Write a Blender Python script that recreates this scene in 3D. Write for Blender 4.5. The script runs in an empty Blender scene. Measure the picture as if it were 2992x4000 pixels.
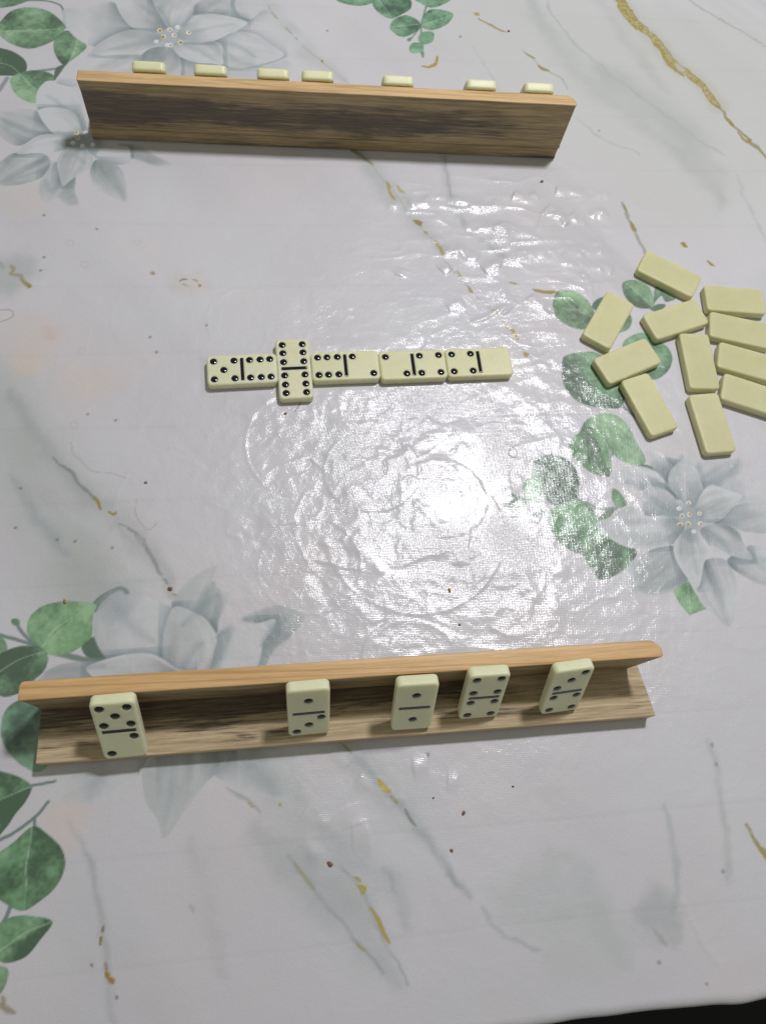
import bpy, bmesh, math, random
import numpy as np
from mathutils import Vector, Matrix

random.seed(7)
rng = np.random.default_rng(7)
sc = bpy.context.scene
MM = 0.001

# ------------------------------------------------------------------ camera
# measured in millimetres on the table: x right, y away, z up
CAM_H = 512.12
F_PX = 3103.8                      # focal length in photo pixels (2992 x 4000)
RT = np.array([0.96087128, 0.25708919, 0.10310934])
UP = np.array([-0.27699528, 0.89181886, 0.35767686])
FW = np.array([0.0, 0.37224222, -0.92813562])
cd = bpy.data.cameras.new('camera')
cam = bpy.data.objects.new('camera', cd)
sc.collection.objects.link(cam)
cd.sensor_fit = 'VERTICAL'
cd.sensor_height = 36
cd.lens = F_PX / 4000 * 36
cd.clip_start = 0.01
cd.clip_end = 50
cam.matrix_world = Matrix(((RT[0], UP[0], -FW[0], 0), (RT[1], UP[1], -FW[1], 0),
                           (RT[2], UP[2], -FW[2], CAM_H * MM), (0, 0, 0, 1)))
sc.camera = cam

# ------------------------------------------------------------------ light
w = bpy.data.worlds.new('World')
sc.world = w
w.use_nodes = True
bg = w.node_tree.nodes['Background']
bg.inputs[0].default_value = (1.0, 1.0, 0.90, 1)
bg.inputs[1].default_value = 0.205

ld = bpy.data.lights.new('ceiling_lamp', 'AREA')
ld.shape = 'DISK'
ld.size = 0.17
ld.energy = 17.3
ld.color = (0.99, 0.98, 1.02)
lamp = bpy.data.objects.new('ceiling_lamp', ld)
lamp.location = (0.22, 0.90, 1.55)
sc.collection.objects.link(lamp)

sc.view_settings.view_transform = 'Standard'
sc.view_settings.look = 'None'
sc.view_settings.exposure = 0
sc.view_settings.gamma = 1
sc.cycles.max_bounces = 8

# ------------------------------------------------------------------ helpers
def tab(px, py, z=0.0):
    """photo pixel -> point on the plane z (mm)"""
    px = np.asarray(px, float); py = np.asarray(py, float)
    d = FW[:, None] + RT[:, None] * (px.ravel() - 1496) / F_PX - UP[:, None] * (py.ravel() - 2000) / F_PX
    t = (z - CAM_H) / d[2]
    return np.stack([d[0] * t, d[1] * t], -1)

ORG = np.array([193., -58.]); TH = 0.345
AU = np.array([math.cos(TH), math.sin(TH)]); AV = np.array([-math.sin(TH), math.cos(TH)])
def to_uv(P):
    P = np.atleast_2d(P) - ORG
    return np.stack([P @ AU, P @ AV], -1)

# views of the photo that the shapes were measured in: origin and scale
Z = {1: (0, 0, 1.5045), 2: (1892, 1550, 1.5045), 3: (0, 2200, 1.3792), 4: (1000, 0, 0.8308),
     5: (0, 3000, 1.1033), 6: (1400, 2900, 1.0396), 7: (0, 800, 1.382), 8: (950, 1500, 1.2731),
     9: (2150, 900, 1.9656), 0: (0, 0, 1.0), 10: (1400, 600, 1.5045), 11: (0, 1800, 1.5045),
     12: (1100, 2900, 2.0688), 13: (1000, 2300, 1.5045), 14: (0, 0, 0.55314)}
def Q(zone, pts):
    ox, oy, s = Z[zone]
    p = np.array(pts, float)
    return to_uv(tab(ox + p[:, 0] / s, oy + p[:, 1] / s))

def link(name, me, mat=None, parent=None, loc=None):
    o = bpy.data.objects.new(name, me)
    sc.collection.objects.link(o)
    if mat is not None and me is not None and not me.materials:
        for m in (mat if isinstance(mat, (list, tuple)) else [mat]):
            me.materials.append(m)
    if parent is not None:
        o.parent = parent
    if loc is not None:
        o.location = loc
    return o

def tag(o, label, cat, group=None, kind=None):
    o['label'] = label
    o['category'] = cat
    if group: o['group'] = group
    if kind: o['kind'] = kind
    return o

# ------------------------------------------------------------------ materials
def new_mat(name):
    m = bpy.data.materials.new(name); m.use_nodes = True
    nt = m.node_tree
    return m, nt, nt.nodes, nt.links, nt.nodes['Principled BSDF']

def node(nt, typ, **kw):
    n = nt.nodes.new(typ)
    for k, v in kw.items():
        if k in n.inputs.keys(): n.inputs[k].default_value = v
        else: setattr(n, k, v)
    return n

def math_n(nt, op, a, b=None, c=None):
    n = nt.nodes.new('ShaderNodeMath'); n.operation = op
    for i, v in enumerate((a, b, c)):
        if v is None: continue
        if isinstance(v, (int, float)): n.inputs[i].default_value = v
        else: nt.links.new(v, n.inputs[i])
    return n.outputs[0]

def ramp(nt, fac, stops):
    n = nt.nodes.new('ShaderNodeValToRGB')
    while len(n.color_ramp.elements) < len(stops): n.color_ramp.elements.new(0.5)
    for e, (p, c) in zip(n.color_ramp.elements, stops):
        e.position = p
        e.color = (c[0], c[1], c[2], 1) if not isinstance(c, (int, float)) else (c, c, c, 1)
    nt.links.new(fac, n.inputs[0])
    return n.outputs[0]

def mixc(nt, fac, a, b, mode='MIX'):
    n = nt.nodes.new('ShaderNodeMix'); n.data_type = 'RGBA'; n.blend_type = mode
    for s, v in ((n.inputs[0], fac), (n.inputs[6], a), (n.inputs[7], b)):
        if isinstance(v, (int, float)): s.default_value = v
        elif isinstance(v, tuple): s.default_value = (*v[:3], 1)
        else: nt.links.new(v, s)
    return n.outputs[2]

def s2l(c):
    c = np.asarray(c, float) / 255.0
    return np.where(c <= 0.04045, c / 12.92, ((c + 0.055) / 1.055) ** 2.4)

# --- vinyl cloth
def cloth_material():
    m, nt, N, L, b = new_mat('printed_vinyl')
    at = node(nt, 'ShaderNodeAttribute', attribute_name='print')
    uv = node(nt, 'ShaderNodeAttribute', attribute_name='cloth')      # cloth coordinates in mm, z = weave amount
    sep = node(nt, 'ShaderNodeSeparateXYZ'); L.new(uv.outputs['Vector'], sep.inputs[0])
    n1 = node(nt, 'ShaderNodeTexNoise', Scale=0.9, Detail=3.0); L.new(uv.outputs['Vector'], n1.inputs['Vector'])
    g = ramp(nt, n1.outputs['Fac'], [(0.25, (0.955, 0.955, 0.955)), (0.75, (1.04, 1.04, 1.04))])
    col = mixc(nt, 1.0, at.outputs['Color'], g, 'MULTIPLY')
    # dust specks
    vo = node(nt, 'ShaderNodeTexVoronoi', Scale=0.045); L.new(uv.outputs['Vector'], vo.inputs['Vector'])
    sz = node(nt, 'ShaderNodeSeparateColor'); L.new(vo.outputs['Color'], sz.inputs[0])
    thr = math_n(nt, 'MULTIPLY', math_n(nt, 'POWER', sz.outputs[0], 9.0), 0.022)
    sp = math_n(nt, 'LESS_THAN', vo.outputs['Distance'], thr)
    col = mixc(nt, math_n(nt, 'MULTIPLY', sp, 0.75), col, (0.10, 0.07, 0.05))
    L.new(col, b.inputs['Base Color'])
    # fabric backing pressing through the film: a plain weave, strongest where the film is pulled tight
    wob = node(nt, 'ShaderNodeTexNoise', Scale=0.05, Detail=2.0); L.new(uv.outputs['Vector'], wob.inputs['Vector'])
    wo = math_n(nt, 'MULTIPLY', wob.outputs['Fac'], 9.0)
    du = math_n(nt, 'ADD', math_n(nt, 'MULTIPLY', sep.outputs[0], 0.80), math_n(nt, 'MULTIPLY', sep.outputs[1], 0.60))
    dv = math_n(nt, 'SUBTRACT', math_n(nt, 'MULTIPLY', sep.outputs[1], 0.80), math_n(nt, 'MULTIPLY', sep.outputs[0], 0.60))
    su = math_n(nt, 'SINE', math_n(nt, 'ADD', math_n(nt, 'MULTIPLY', du, 2 * math.pi / 1.75), wo))
    sv = math_n(nt, 'SINE', math_n(nt, 'ADD', math_n(nt, 'MULTIPLY', dv, 2 * math.pi / 1.45), wo))
    weave = math_n(nt, 'MULTIPLY', su, sv)
    cr = node(nt, 'ShaderNodeTexNoise', Scale=0.20, Detail=3.5, Roughness=0.6, Distortion=0.8)
    L.new(uv.outputs['Vector'], cr.inputs['Vector'])
    fine = node(nt, 'ShaderNodeTexNoise', Scale=1.6, Detail=2.0); L.new(uv.outputs['Vector'], fine.inputs['Vector'])
    wa = node(nt, 'ShaderNodeAttribute', attribute_name='weave')
    h = math_n(nt, 'MULTIPLY', weave, math_n(nt, 'MULTIPLY', wa.outputs['Fac'], 0.042))
    h = math_n(nt, 'ADD', h, math_n(nt, 'MULTIPLY', math_n(nt, 'SUBTRACT', cr.outputs['Fac'], 0.5),
                                    math_n(nt, 'MULTIPLY', wa.outputs['Fac'], 0.36)))
    h = math_n(nt, 'ADD', h, math_n(nt, 'MULTIPLY', fine.outputs['Fac'], 0.014))
    bp = node(nt, 'ShaderNodeBump', Strength=1.0, Distance=MM); L.new(h, bp.inputs['Height'])
    L.new(bp.outputs[0], b.inputs['Normal'])
    b.inputs['Roughness'].default_value = 0.42
    b.inputs['IOR'].default_value = 1.50
    b.inputs['Coat Weight'].default_value = 1.0
    b.inputs['Coat Roughness'].default_value = 0.15
    b.inputs['Coat IOR'].default_value = 1.45
    L.new(bp.outputs[0], b.inputs['Coat Normal'])
    return m

def cream_material():
    m, nt, N, L, b = new_mat('cream_plastic')
    tc = node(nt, 'ShaderNodeTexCoord')
    oi = node(nt, 'ShaderNodeObjectInfo')
    n = node(nt, 'ShaderNodeTexNoise', Scale=70.0, Detail=3.0); L.new(tc.outputs['Object'], n.inputs['Vector'])
    c = ramp(nt, n.outputs['Fac'], [(0.3, (0.735, 0.71, 0.425)), (0.7, (0.80, 0.775, 0.49))])
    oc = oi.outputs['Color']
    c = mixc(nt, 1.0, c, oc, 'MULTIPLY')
    L.new(c, b.inputs['Base Color'])
    b.inputs['Roughness'].default_value = 0.42
    b.inputs['IOR'].default_value = 1.45
    b.inputs['Subsurface Weight'].default_value = 0.75
    b.inputs['Subsurface Radius'].default_value = (1.0, 0.8, 0.35)
    b.inputs['Subsurface Scale'].default_value = 0.0045
    bn = node(nt, 'ShaderNodeTexNoise', Scale=900.0, Detail=2.0); L.new(tc.outputs['Object'], bn.inputs['Vector'])
    bp = node(nt, 'ShaderNodeBump', Strength=0.25, Distance=0.0001); L.new(bn.outputs['Fac'], bp.inputs['Height'])
    L.new(bp.outputs[0], b.inputs['Normal'])
    return m

def black_material():
    m, nt, N, L, b = new_mat('black_enamel')
    tc = node(nt, 'ShaderNodeTexCoord')
    n = node(nt, 'ShaderNodeTexNoise', Scale=500.0); L.new(tc.outputs['Object'], n.inputs['Vector'])
    c = ramp(nt, n.outputs['Fac'], [(0.3, (0.006, 0.006, 0.007)), (0.7, (0.014, 0.014, 0.016))])
    L.new(c, b.inputs['Base Color'])
    b.inputs['Roughness'].default_value = 0.09
    return m

def wood_material(name, light, dark, stain, stain_lo, stain_hi, grain=1.0, seed=0.0, rough=0.6, ring=0.35, ringcol=None):
    """planed or weathered softwood, grain along local x; coordinates in metres"""
    m, nt, N, L, b = new_mat(name)
    tc = node(nt, 'ShaderNodeTexCoord')
    def mapped(sx, sy, sz):
        mp = node(nt, 'ShaderNodeMapping'); mp.inputs['Scale'].default_value = (sx, sy, sz)
        mp.inputs['Location'].default_value = (seed, seed * 1.7, seed * 0.6)
        L.new(tc.outputs['Object'], mp.inputs[0]); return mp.outputs[0]
    a = node(nt, 'ShaderNodeTexNoise', Scale=1.0, Detail=6.0, Roughness=0.65, Distortion=0.25); L.new(mapped(22, 520, 520), a.inputs['Vector'])
    f = node(nt, 'ShaderNodeTexNoise', Scale=1.0, Detail=4.0, Roughness=0.7); L.new(mapped(50, 1100, 1100), f.inputs['Vector'])
    s = node(nt, 'ShaderNodeTexNoise', Scale=1.0, Detail=5.0, Roughness=0.62, Distortion=0.6); L.new(mapped(11, 58, 58), s.inputs['Vector'])
    rg = node(nt, 'ShaderNodeTexNoise', Scale=1.0, Detail=1.0, Distortion=0.1); L.new(mapped(1.6, 60, 20), rg.inputs['Vector'])
    rings = math_n(nt, 'SINE', math_n(nt, 'MULTIPLY', rg.outputs['Fac'], 58.0))
    rings = math_n(nt, 'POWER', math_n(nt, 'MULTIPLY_ADD', rings, 0.5, 0.5), 6.0)
    base = ramp(nt, a.outputs['Fac'], [(0.34, dark), (0.58, light)])
    rc = ringcol or tuple(x * 0.55 for x in dark)
    base = mixc(nt, math_n(nt, 'MULTIPLY', rings, ring), base, rc)
    fr = ramp(nt, f.outputs['Fac'], [(0.25, (0.66,) * 3), (0.72, (1.18,) * 3)])
    base = mixc(nt, grain, base, mixc(nt, 1.0, base, fr, 'MULTIPLY'))
    k = node(nt, 'ShaderNodeTexNoise', Scale=1.0, Detail=5.0, Roughness=0.7); L.new(mapped(26, 560, 560), k.inputs['Vector'])
    msk = math_n(nt, 'ADD', math_n(nt, 'MULTIPLY', s.outputs['Fac'], 0.58), math_n(nt, 'MULTIPLY', k.outputs['Fac'], 0.42))
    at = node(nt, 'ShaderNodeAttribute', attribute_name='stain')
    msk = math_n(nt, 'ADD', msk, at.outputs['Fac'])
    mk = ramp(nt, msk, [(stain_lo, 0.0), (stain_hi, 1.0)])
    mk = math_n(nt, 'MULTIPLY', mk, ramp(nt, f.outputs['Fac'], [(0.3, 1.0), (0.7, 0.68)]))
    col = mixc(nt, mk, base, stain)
    L.new(col, b.inputs['Base Color'])
    b.inputs['Roughness'].default_value = rough
    b.inputs['IOR'].default_value = 1.4
    hh = math_n(nt, 'ADD', math_n(nt, 'MULTIPLY', f.outputs['Fac'], 0.5), a.outputs['Fac'])
    bp = node(nt, 'ShaderNodeBump', Strength=0.5, Distance=0.0004); L.new(hh, bp.inputs['Height'])
    L.new(bp.outputs[0], b.inputs['Normal'])
    return m

def plain_material(name, c1, c2, scale, rough):
    m, nt, N, L, b = new_mat(name)
    tc = node(nt, 'ShaderNodeTexCoord')
    n = node(nt, 'ShaderNodeTexNoise', Scale=scale, Detail=4.0); L.new(tc.outputs['Object'], n.inputs['Vector'])
    L.new(ramp(nt, n.outputs['Fac'], [(0.3, c1), (0.7, c2)]), b.inputs['Base Color'])
    b.inputs['Roughness'].default_value = rough
    return m

CLOTH = cloth_material()
CREAM = cream_material()
BLACK = black_material()

# ------------------------------------------------------------------ noise in numpy
def vnoise(x, y, seed):
    r = np.random.default_rng(seed).random((128, 128))
    xi = np.floor(x).astype(int); yi = np.floor(y).astype(int)
    fx = x - xi; fy = y - yi
    fx = fx * fx * (3 - 2 * fx); fy = fy * fy * (3 - 2 * fy)
    a = r[xi % 128, yi % 128]; b_ = r[(xi + 1) % 128, yi % 128]
    c = r[xi % 128, (yi + 1) % 128]; d = r[(xi + 1) % 128, (yi + 1) % 128]
    return (a * (1 - fx) + b_ * fx) * (1 - fy) + (c * (1 - fx) + d * fx) * fy
def fbm(x, y, seed, octs=4, gain=0.5):
    t = 0; a = 1; n = 0
    for i in range(octs):
        t = t + a * vnoise(x * 2 ** i + 17.3 * i, y * 2 ** i + 9.1 * i, seed + i); n += a; a *= gain
    return t / n * 2 - 1            # about -1..1
def sstep(a, b, x):
    t = np.clip((x - a) / (b - a), 0, 1); return t * t * (3 - 2 * t)

# ------------------------------------------------------------------ the cloth grid (u along the table edge, v away from it; mm)
Uf = np.arange(-405, 372, 0.88)
Uc = np.concatenate([np.arange(-760, -405, 12.0), Uf, np.arange(372 + 4, 760, 12.0)])
Vf = [0.0]
while Vf[-1] < 862: Vf.append(Vf[-1] + 0.74 + 0.26 * min(1, Vf[-1] / 700))
Vf = np.array(Vf)
Vc = np.concatenate([Vf, np.arange(Vf[-1] + 6, 1250, 14.0)])
GU, GV = np.meshgrid(Uc, Vc)        # shape (nv, nu)
NV, NU = GU.shape

CLOTH_RGB = np.array([180., 178.5, 182.])
C = np.empty((NV, NU, 3)); C[:] = CLOTH_RGB
FLW = np.zeros((NV, NU))            # where petals are already printed

def box(P, pad):
    lo = P.min(0) - pad; hi = P.max(0) + pad
    i0, i1 = np.searchsorted(Uc, [lo[0], hi[0]]); j0, j1 = np.searchsorted(Vc, [lo[1], hi[1]])
    return (slice(j0, j1), slice(i0, i1))

def crom(P, closed=True, n=6):
    P = np.asarray(P, float); k = len(P); out = []
    rngk = range(k) if closed else range(k - 1)
    for i in rngk:
        if closed: p0, p1, p2, p3 = P[i - 1], P[i], P[(i + 1) % k], P[(i + 2) % k]
        else: p0, p1, p2, p3 = P[max(i - 1, 0)], P[i], P[i + 1], P[min(i + 2, k - 1)]
        for t in np.arange(n) / n:
            out.append(0.5 * (2 * p1 + (p2 - p0) * t + (2 * p0 - 5 * p1 + 4 * p2 - p3) * t * t + (3 * p1 - p0 - 3 * p2 + p3) * t ** 3))
    if not closed: out.append(P[-1])
    return np.array(out)

def seg_dist(x, y, P, closed):
    d2 = np.full(x.shape, 1e12); inside = np.zeros(x.shape, bool); tb = np.zeros(x.shape)
    k = len(P)
    for i in range(k if closed else k - 1):
        a = P[i]; b_ = P[(i + 1) % k]; e = b_ - a
        L2 = e @ e + 1e-9
        t = np.clip(((x - a[0]) * e[0] + (y - a[1]) * e[1]) / L2, 0, 1)
        q = (x - a[0] - t * e[0]) ** 2 + (y - a[1] - t * e[1]) ** 2
        m = q < d2
        d2 = np.where(m, q, d2); tb = np.where(m, i + t, tb)
        if closed and abs(e[1]) > 1e-12:
            c = ((a[1] > y) != (b_[1] > y)) & (x < e[0] * (y - a[1]) / e[1] + a[0])
            inside ^= c
    d = np.sqrt(d2)
    return np.where(inside, d, -d) if closed else (d, tb / max(1, (k - 1)))

def blend(sl, a, rgb):
    a = np.clip(a, 0, 1)[..., None]
    C[sl] = C[sl] * (1 - a) + np.asarray(rgb, float) * a

def stroke(zone, pts, wid, rgb, alpha, soft=0.5, jit=0.0, broken=0.0, seed=1, taper=True):
    P = crom(Q(zone, pts), False, 5)
    sl = box(P, wid * 1.7 + 3); x = GU[sl]; y = GV[sl]
    js = 6 + 1.2 * jit; jx = fbm(x / js, y / js, seed + 50, 4) * jit; jy = fbm(x / js, y / js, seed + 60, 4) * jit
    d, t = seg_dist(x + jx, y + jy, P, False)
    ww = wid * 0.5
    if taper: ww = ww * (0.35 + 0.65 * np.sin(np.pi * np.clip(t, 0.02, 0.98)) ** 0.6)
    a = np.exp(-(d / (ww + 0.15)) ** 2 * 1.2) if soft >= 0.8 else 1 - sstep(ww * (1 - soft), ww * (1 + soft) + 0.35, d)
    if soft >= 0.8: a = a * np.clip(0.85 + 0.5 * fbm(x / (wid * 0.8 + 6), y / (wid * 0.8 + 6), seed + 90, 3), 0.2, 1.1)
    if broken: a = a * sstep(broken - 0.25, broken + 0.25, fbm(x / 5, y / 5, seed + 70, 3) * 0.5 + 0.5)
    blend(sl, a * alpha, rgb)

def blob(zone, pts, rgb, alpha=1.0, soft=0.4, rough_=0.6, seed=3):
    P = Q(zone, pts)
    sl = box(P, 4 + soft); x = GU[sl]; y = GV[sl]
    d = seg_dist(x, y, P, True) + fbm(x / 1.6, y / 1.6, seed, 3) * rough_
    blend(sl, sstep(-soft, soft, d) * alpha, rgb)

def haze_patch(zone, cx, cy, r, rgb, alpha, ax=1.0, seed=5):
    P = Q(zone, [(cx, cy)])[0]
    sl = box(P[None], r * 1.6 * max(ax, 1)); x = GU[sl] - P[0]; y = GV[sl] - P[1]
    n = fbm(GU[sl] / r * 2.2, GV[sl] / r * 2.2, seed, 4)
    q = np.sqrt((x / ax) ** 2 + y ** 2) / r + n * 0.35
    blend(sl, (1 - sstep(0.3, 1.05, q)) * alpha, rgb)

PETAL_HI = np.array([179., 181., 183.]); PETAL_MID = np.array([160., 163., 164.]); PETAL_LO = np.array([118., 127., 128.])

def petal(zone, pts, centre, tone=0.5, alpha=0.95, edge=0.6, streak=0.5, dark_side=0.0, seed=1, smooth=True, rim=0.10):
    """one watercolour petal of the print: base at the flower's centre, tip at its far end"""
    P = Q(zone, pts)
    if smooth: P = crom(P, True, 5)
    c = Q(zone, [centre])[0]
    far = P[np.argmax(((P - c) ** 2).sum(1))]
    ax = far - c; Ln = np.linalg.norm(ax) + 1e-6; ax = ax / Ln; nx = np.array([-ax[1], ax[0]])
    sl = box(P, 3); x = GU[sl]; y = GV[sl]
    d = seg_dist(x, y, P, True)
    t = ((x - c[0]) * ax[0] + (y - c[1]) * ax[1]) / Ln
    s = ((x - c[0]) * nx[0] + (y - c[1]) * nx[1]) / Ln
    tt = np.clip(t, 0, 1)
    ang = s / (0.25 + np.sin(np.pi * np.clip(tt, 0.05, 0.95)))
    st = fbm(ang * 16 + seed, tt * 1.3 + seed * 3.1, seed, 4)
    wash = fbm(x / 26, y / 26, seed + 9, 4)
    tipfade = sstep(0.75, 1.0, tt)
    mid = np.exp(-((tt - 0.45) / 0.3) ** 2)
    val = 0.66 - tone + 0.50 * st * streak * (0.4 + mid) + 0.62 * wash + 0.30 * (tt - 0.35) - 0.50 * (1 - sstep(0.0, 0.36, tt)) + dark_side * np.clip(s * 3, -1, 1)
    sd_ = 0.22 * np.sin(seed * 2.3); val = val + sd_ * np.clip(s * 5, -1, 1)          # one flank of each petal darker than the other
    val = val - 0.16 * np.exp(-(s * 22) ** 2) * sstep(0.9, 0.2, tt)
    val = np.clip(val + 0.35, -0.6, 1.0)[..., None]
    col = np.where(val > 0.45, PETAL_MID + (PETAL_HI - PETAL_MID) * np.clip((val - 0.45) / 0.55, 0, 1),
                   PETAL_LO + (PETAL_MID - PETAL_LO) * np.clip((val + 0.3) / 0.75, 0, 1))
    rn = np.clip(0.5 + fbm(x / 16, y / 16, seed + 33, 2), 0, 1)
    rm = np.exp(-((d - 0.9) / 1.1) ** 2) * rim * 2 * rn
    col = col + (np.array([188., 189., 191.]) - col) * np.clip(rm, 0, 0.7)[..., None]
    a = sstep(-edge, edge, d) * alpha
    # a little shade of this petal printed on the ones beneath
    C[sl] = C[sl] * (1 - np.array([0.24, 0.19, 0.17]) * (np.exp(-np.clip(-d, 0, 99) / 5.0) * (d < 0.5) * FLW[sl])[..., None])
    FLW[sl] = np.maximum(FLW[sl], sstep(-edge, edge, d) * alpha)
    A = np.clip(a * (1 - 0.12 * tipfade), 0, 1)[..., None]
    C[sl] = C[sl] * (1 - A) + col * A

GREEN_HI = np.array([136., 166., 134.]); GREEN_MID = np.array([102., 134., 104.]); GREEN_LO = np.array([66., 86., 68.])
def leaf(zone, pts, rib=None, tone=0.5, alpha=0.97, edge=0.5, seed=1, tint=(0, 0, 0), smooth=True):
    P = Q(zone, pts)
    if smooth: P = crom(P, True, 5)
    sl = box(P, 2); x = GU[sl]; y = GV[sl]
    d = seg_dist(x, y, P, True)
    wash = fbm(x / 13, y / 13, seed, 5, 0.55); fine = fbm(x / 2.2, y / 2.2, seed + 4, 2)
    val = 0.98 - tone + 0.75 * wash + 0.18 * fine
    if rib is not None:
        R = Q(zone, rib); a0, b0 = R[0], R[-1]
        Rc = crom(R, False, 5)
        dr, tr = seg_dist(x, y, Rc, False)
        axd = (b0 - a0); side = np.sign((x - a0[0]) * axd[1] - (y - a0[1]) * axd[0])
        val = val + 0.13 * side
        br = np.sin((tr * 7.0 - dr / np.linalg.norm(axd) * 4.2) * 2 * np.pi + side)
        val = val + 0.05 * br * sstep(12, 1, dr) - 0.10 * (1 - tr)
        ribm = np.exp(-(dr / (0.42 * (1.25 - tr * 0.6))) ** 2) * 0.5
    else:
        ribm = 0 * x
    val = np.clip(val, 0, 1)[..., None]
    col = np.where(val > 0.5, GREEN_MID + (GREEN_HI - GREEN_MID) * (val - 0.5) * 2, GREEN_LO + (GREEN_MID - GREEN_LO) * val * 2) + np.array(tint, float)
    col = col + (np.array([165., 190., 168.]) - col) * ribm[..., None]
    col = col * (1 - 0.10 * np.exp(-np.clip(d, 0, 99) / 0.6)[..., None])
    A = np.clip(sstep(-edge, edge, d) * alpha, 0, 1)[..., None]
    C[sl] = C[sl] * (1 - A) + col * A

GOLD = (132, 115, 56); GOLD2 = (150, 133, 78); GREY = (128, 132, 132)
def flecks(zone, pts, size, seed=1, rgb=GOLD):
    r = np.random.default_rng(seed)
    for (x, y) in pts:
        k = 7; P = []
        s = Z[zone][2] * size * 6
        a0 = 0.9 + r.normal() * 0.2          # flecks run down to the right like the veins
        for i in range(k):
            a = i / k * 2 * np.pi; e = (1.5 * math.cos(a), 0.65 * math.sin(a)); q = s * (0.6 + 0.7 * r.random())
            P.append((x + q * (e[0] * math.cos(a0) - e[1] * math.sin(a0)), y + q * (e[0] * math.sin(a0) + e[1] * math.cos(a0))))
        blob(zone, P, rgb, 0.9, 0.3, 0.5, seed)

def paint_marble():
    n1 = fbm(GU / 130, GV / 130, 11, 5); n2 = fbm(GU / 60 + 7, GV / 60, 21, 5); n3 = fbm(GU / 45, GV / 45 + 3, 31, 4)
    C[...] += (n1 * 5)[..., None] * np.array([1, 1, 0.9])
    C[...] += (n2 * 3)[..., None] * np.array([0.3, 1.0, 0.9])
    C[...] += (np.clip(n3, 0, 1) * 4)[..., None] * np.array([0.9, 0.2, -0.3])
    # diagonal grain of the marble, running down to the right in the photograph
    dd = (GU * 0.78 + GV * 0.62); ee = (GU * 0.62 - GV * 0.78)
    wv = fbm(dd / 34, ee / 210, 41, 5)
    C[...] -= (np.clip(wv - 0.1, 0, 1) * (6 + 16 * sstep(-60, 160, GU)))[..., None] * np.array([1.0, 0.90, 0.98])
    g = (138, 141, 140)
    haze_patch(4, 1500, 420, 190, (171, 172, 168), 0.7, 1.3, 2); haze_patch(4, 1100, 100, 150, (172, 174, 171), 0.65, 1.6, 3)  # greyer marble, with light falloff at the top right painted into the print
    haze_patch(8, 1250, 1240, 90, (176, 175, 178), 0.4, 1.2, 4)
    # wide soft clouds
    stroke(7, [(-60, 980), (60, 1200), (200, 1480), (330, 1750), (470, 2050)], 60, (143, 149, 144), 0.62, 0.95, 6, 0, 3, False)
    stroke(7, [(60, 1020), (290, 1360), (470, 1560), (640, 1700), (860, 1950), (930, 2080)], 16, (140, 145, 143), 0.5, 0.9, 5, 0, 4)
    stroke(7, [(60, 1460), (170, 1640), (290, 1800), (370, 1890)], 9, (138, 144, 147), 0.55, 0.8, 3, 0.25, 5)
    stroke(7, [(290, 1360), (460, 1530), (510, 1590)], 2.0, (110, 114, 114), 0.7, 0.7, 2, 0.3, 6)
    stroke(7, [(640, 1720), (760, 1800), (850, 1960), (900, 2040)], 2.2, (112, 116, 118), 0.65, 0.7, 2.5, 0.3, 7)
    stroke(7, [(60, 330), (75, 345), (66, 368), (112, 380), (122, 405), (162, 440)], 2.6, GOLD, 0.95, 0.4, 1.5, 0.0, 8, False)
    stroke(7, [(-20, 300), (20, 340)], 2.5, g, 0.8, 0.6, 1, 0, 9)
    haze_patch(7, 60, 360, 28, (150, 154, 154), 0.6, 1.2)
    stroke(7, [(505, 1575), (525, 1600), (545, 1640)], 1.9, GOLD, 0.9, 0.4, 1, 0, 10)
    stroke(7, [(585, 1655), (612, 1668), (625, 1655)], 1.6, GOLD, 0.85, 0.4, 1, 0, 11)
    stroke(3, [(935, 165), (965, 180)], 1.5, (150, 130, 80), 0.8, 0.4, 1)
    # top centre vein, passes below the far rack
    stroke(4, [(20, -10), (60, 45), (125, 120), (210, 195), (300, 270), (370, 360), (345, 500)], 1.4, g, 0.6, 0.8, 2, 0.15, 12, False)
    stroke(4, [(40, 0), (130, 130), (290, 260)], 20, (155, 159, 157), 0.55, 0.9, 4, 0, 13)
    stroke(4, [(310, 487), (345, 508), (375, 532)], 3.4, (112, 100, 60), 0.9, 0.5, 1.5, 0, 14)
    stroke(4, [(50, 40), (70, 60)], 2.2, (120, 100, 50), 0.8, 0.4, 1, 0.0, 15)
    flecks(4, [(130, 122), (214, 196)], 0.9, 16, (135, 112, 55))
    stroke(4, [(95, 85), (115, 108)], 1.5, GOLD, 0.7, 0.5, 1)
    # veins across the middle
    stroke(4, [(375, 532), (430, 600), (500, 700), (545, 750), (600, 810)], 1.3, g, 0.55, 0.8, 3, 0.3, 17, False)
    stroke(4, [(330, 480), (450, 640), (610, 820)], 20, (152, 156, 154), 0.6, 0.9, 5, 0.1, 18)
    stroke(4, [(605, 500), (620, 560), (632, 640), (690, 740), (800, 830)], 9, (150, 155, 155), 0.6, 0.9, 3, 0.1, 19)
    stroke(4, [(612, 500), (615, 545), (628, 600), (633, 640)], 2.2, g, 0.6, 0.8, 2, 0.2, 20)
    stroke(10, [(165, 160), (185, 230), (220, 280)], 3.0, GOLD2, 0.8, 0.6, 2, 0.35, 21)
    stroke(10, [(225, 180), (245, 215), (280, 240)], 2.2, (150, 135, 90), 0.7, 0.6, 2, 0.4, 22)
    blob(10, [(318, 388), (350, 385), (378, 402), (370, 425), (335, 412)], GOLD, 0.95, 0.35, 0.7)
    stroke(10, [(385, 455), (405, 470)], 2, (140, 125, 80), 0.8)
    stroke(10, [(450, 510), (485, 570), (500, 600)], 2.2, (150, 130, 75), 0.8, 0.5, 1.5, 0.2, 23)
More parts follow.
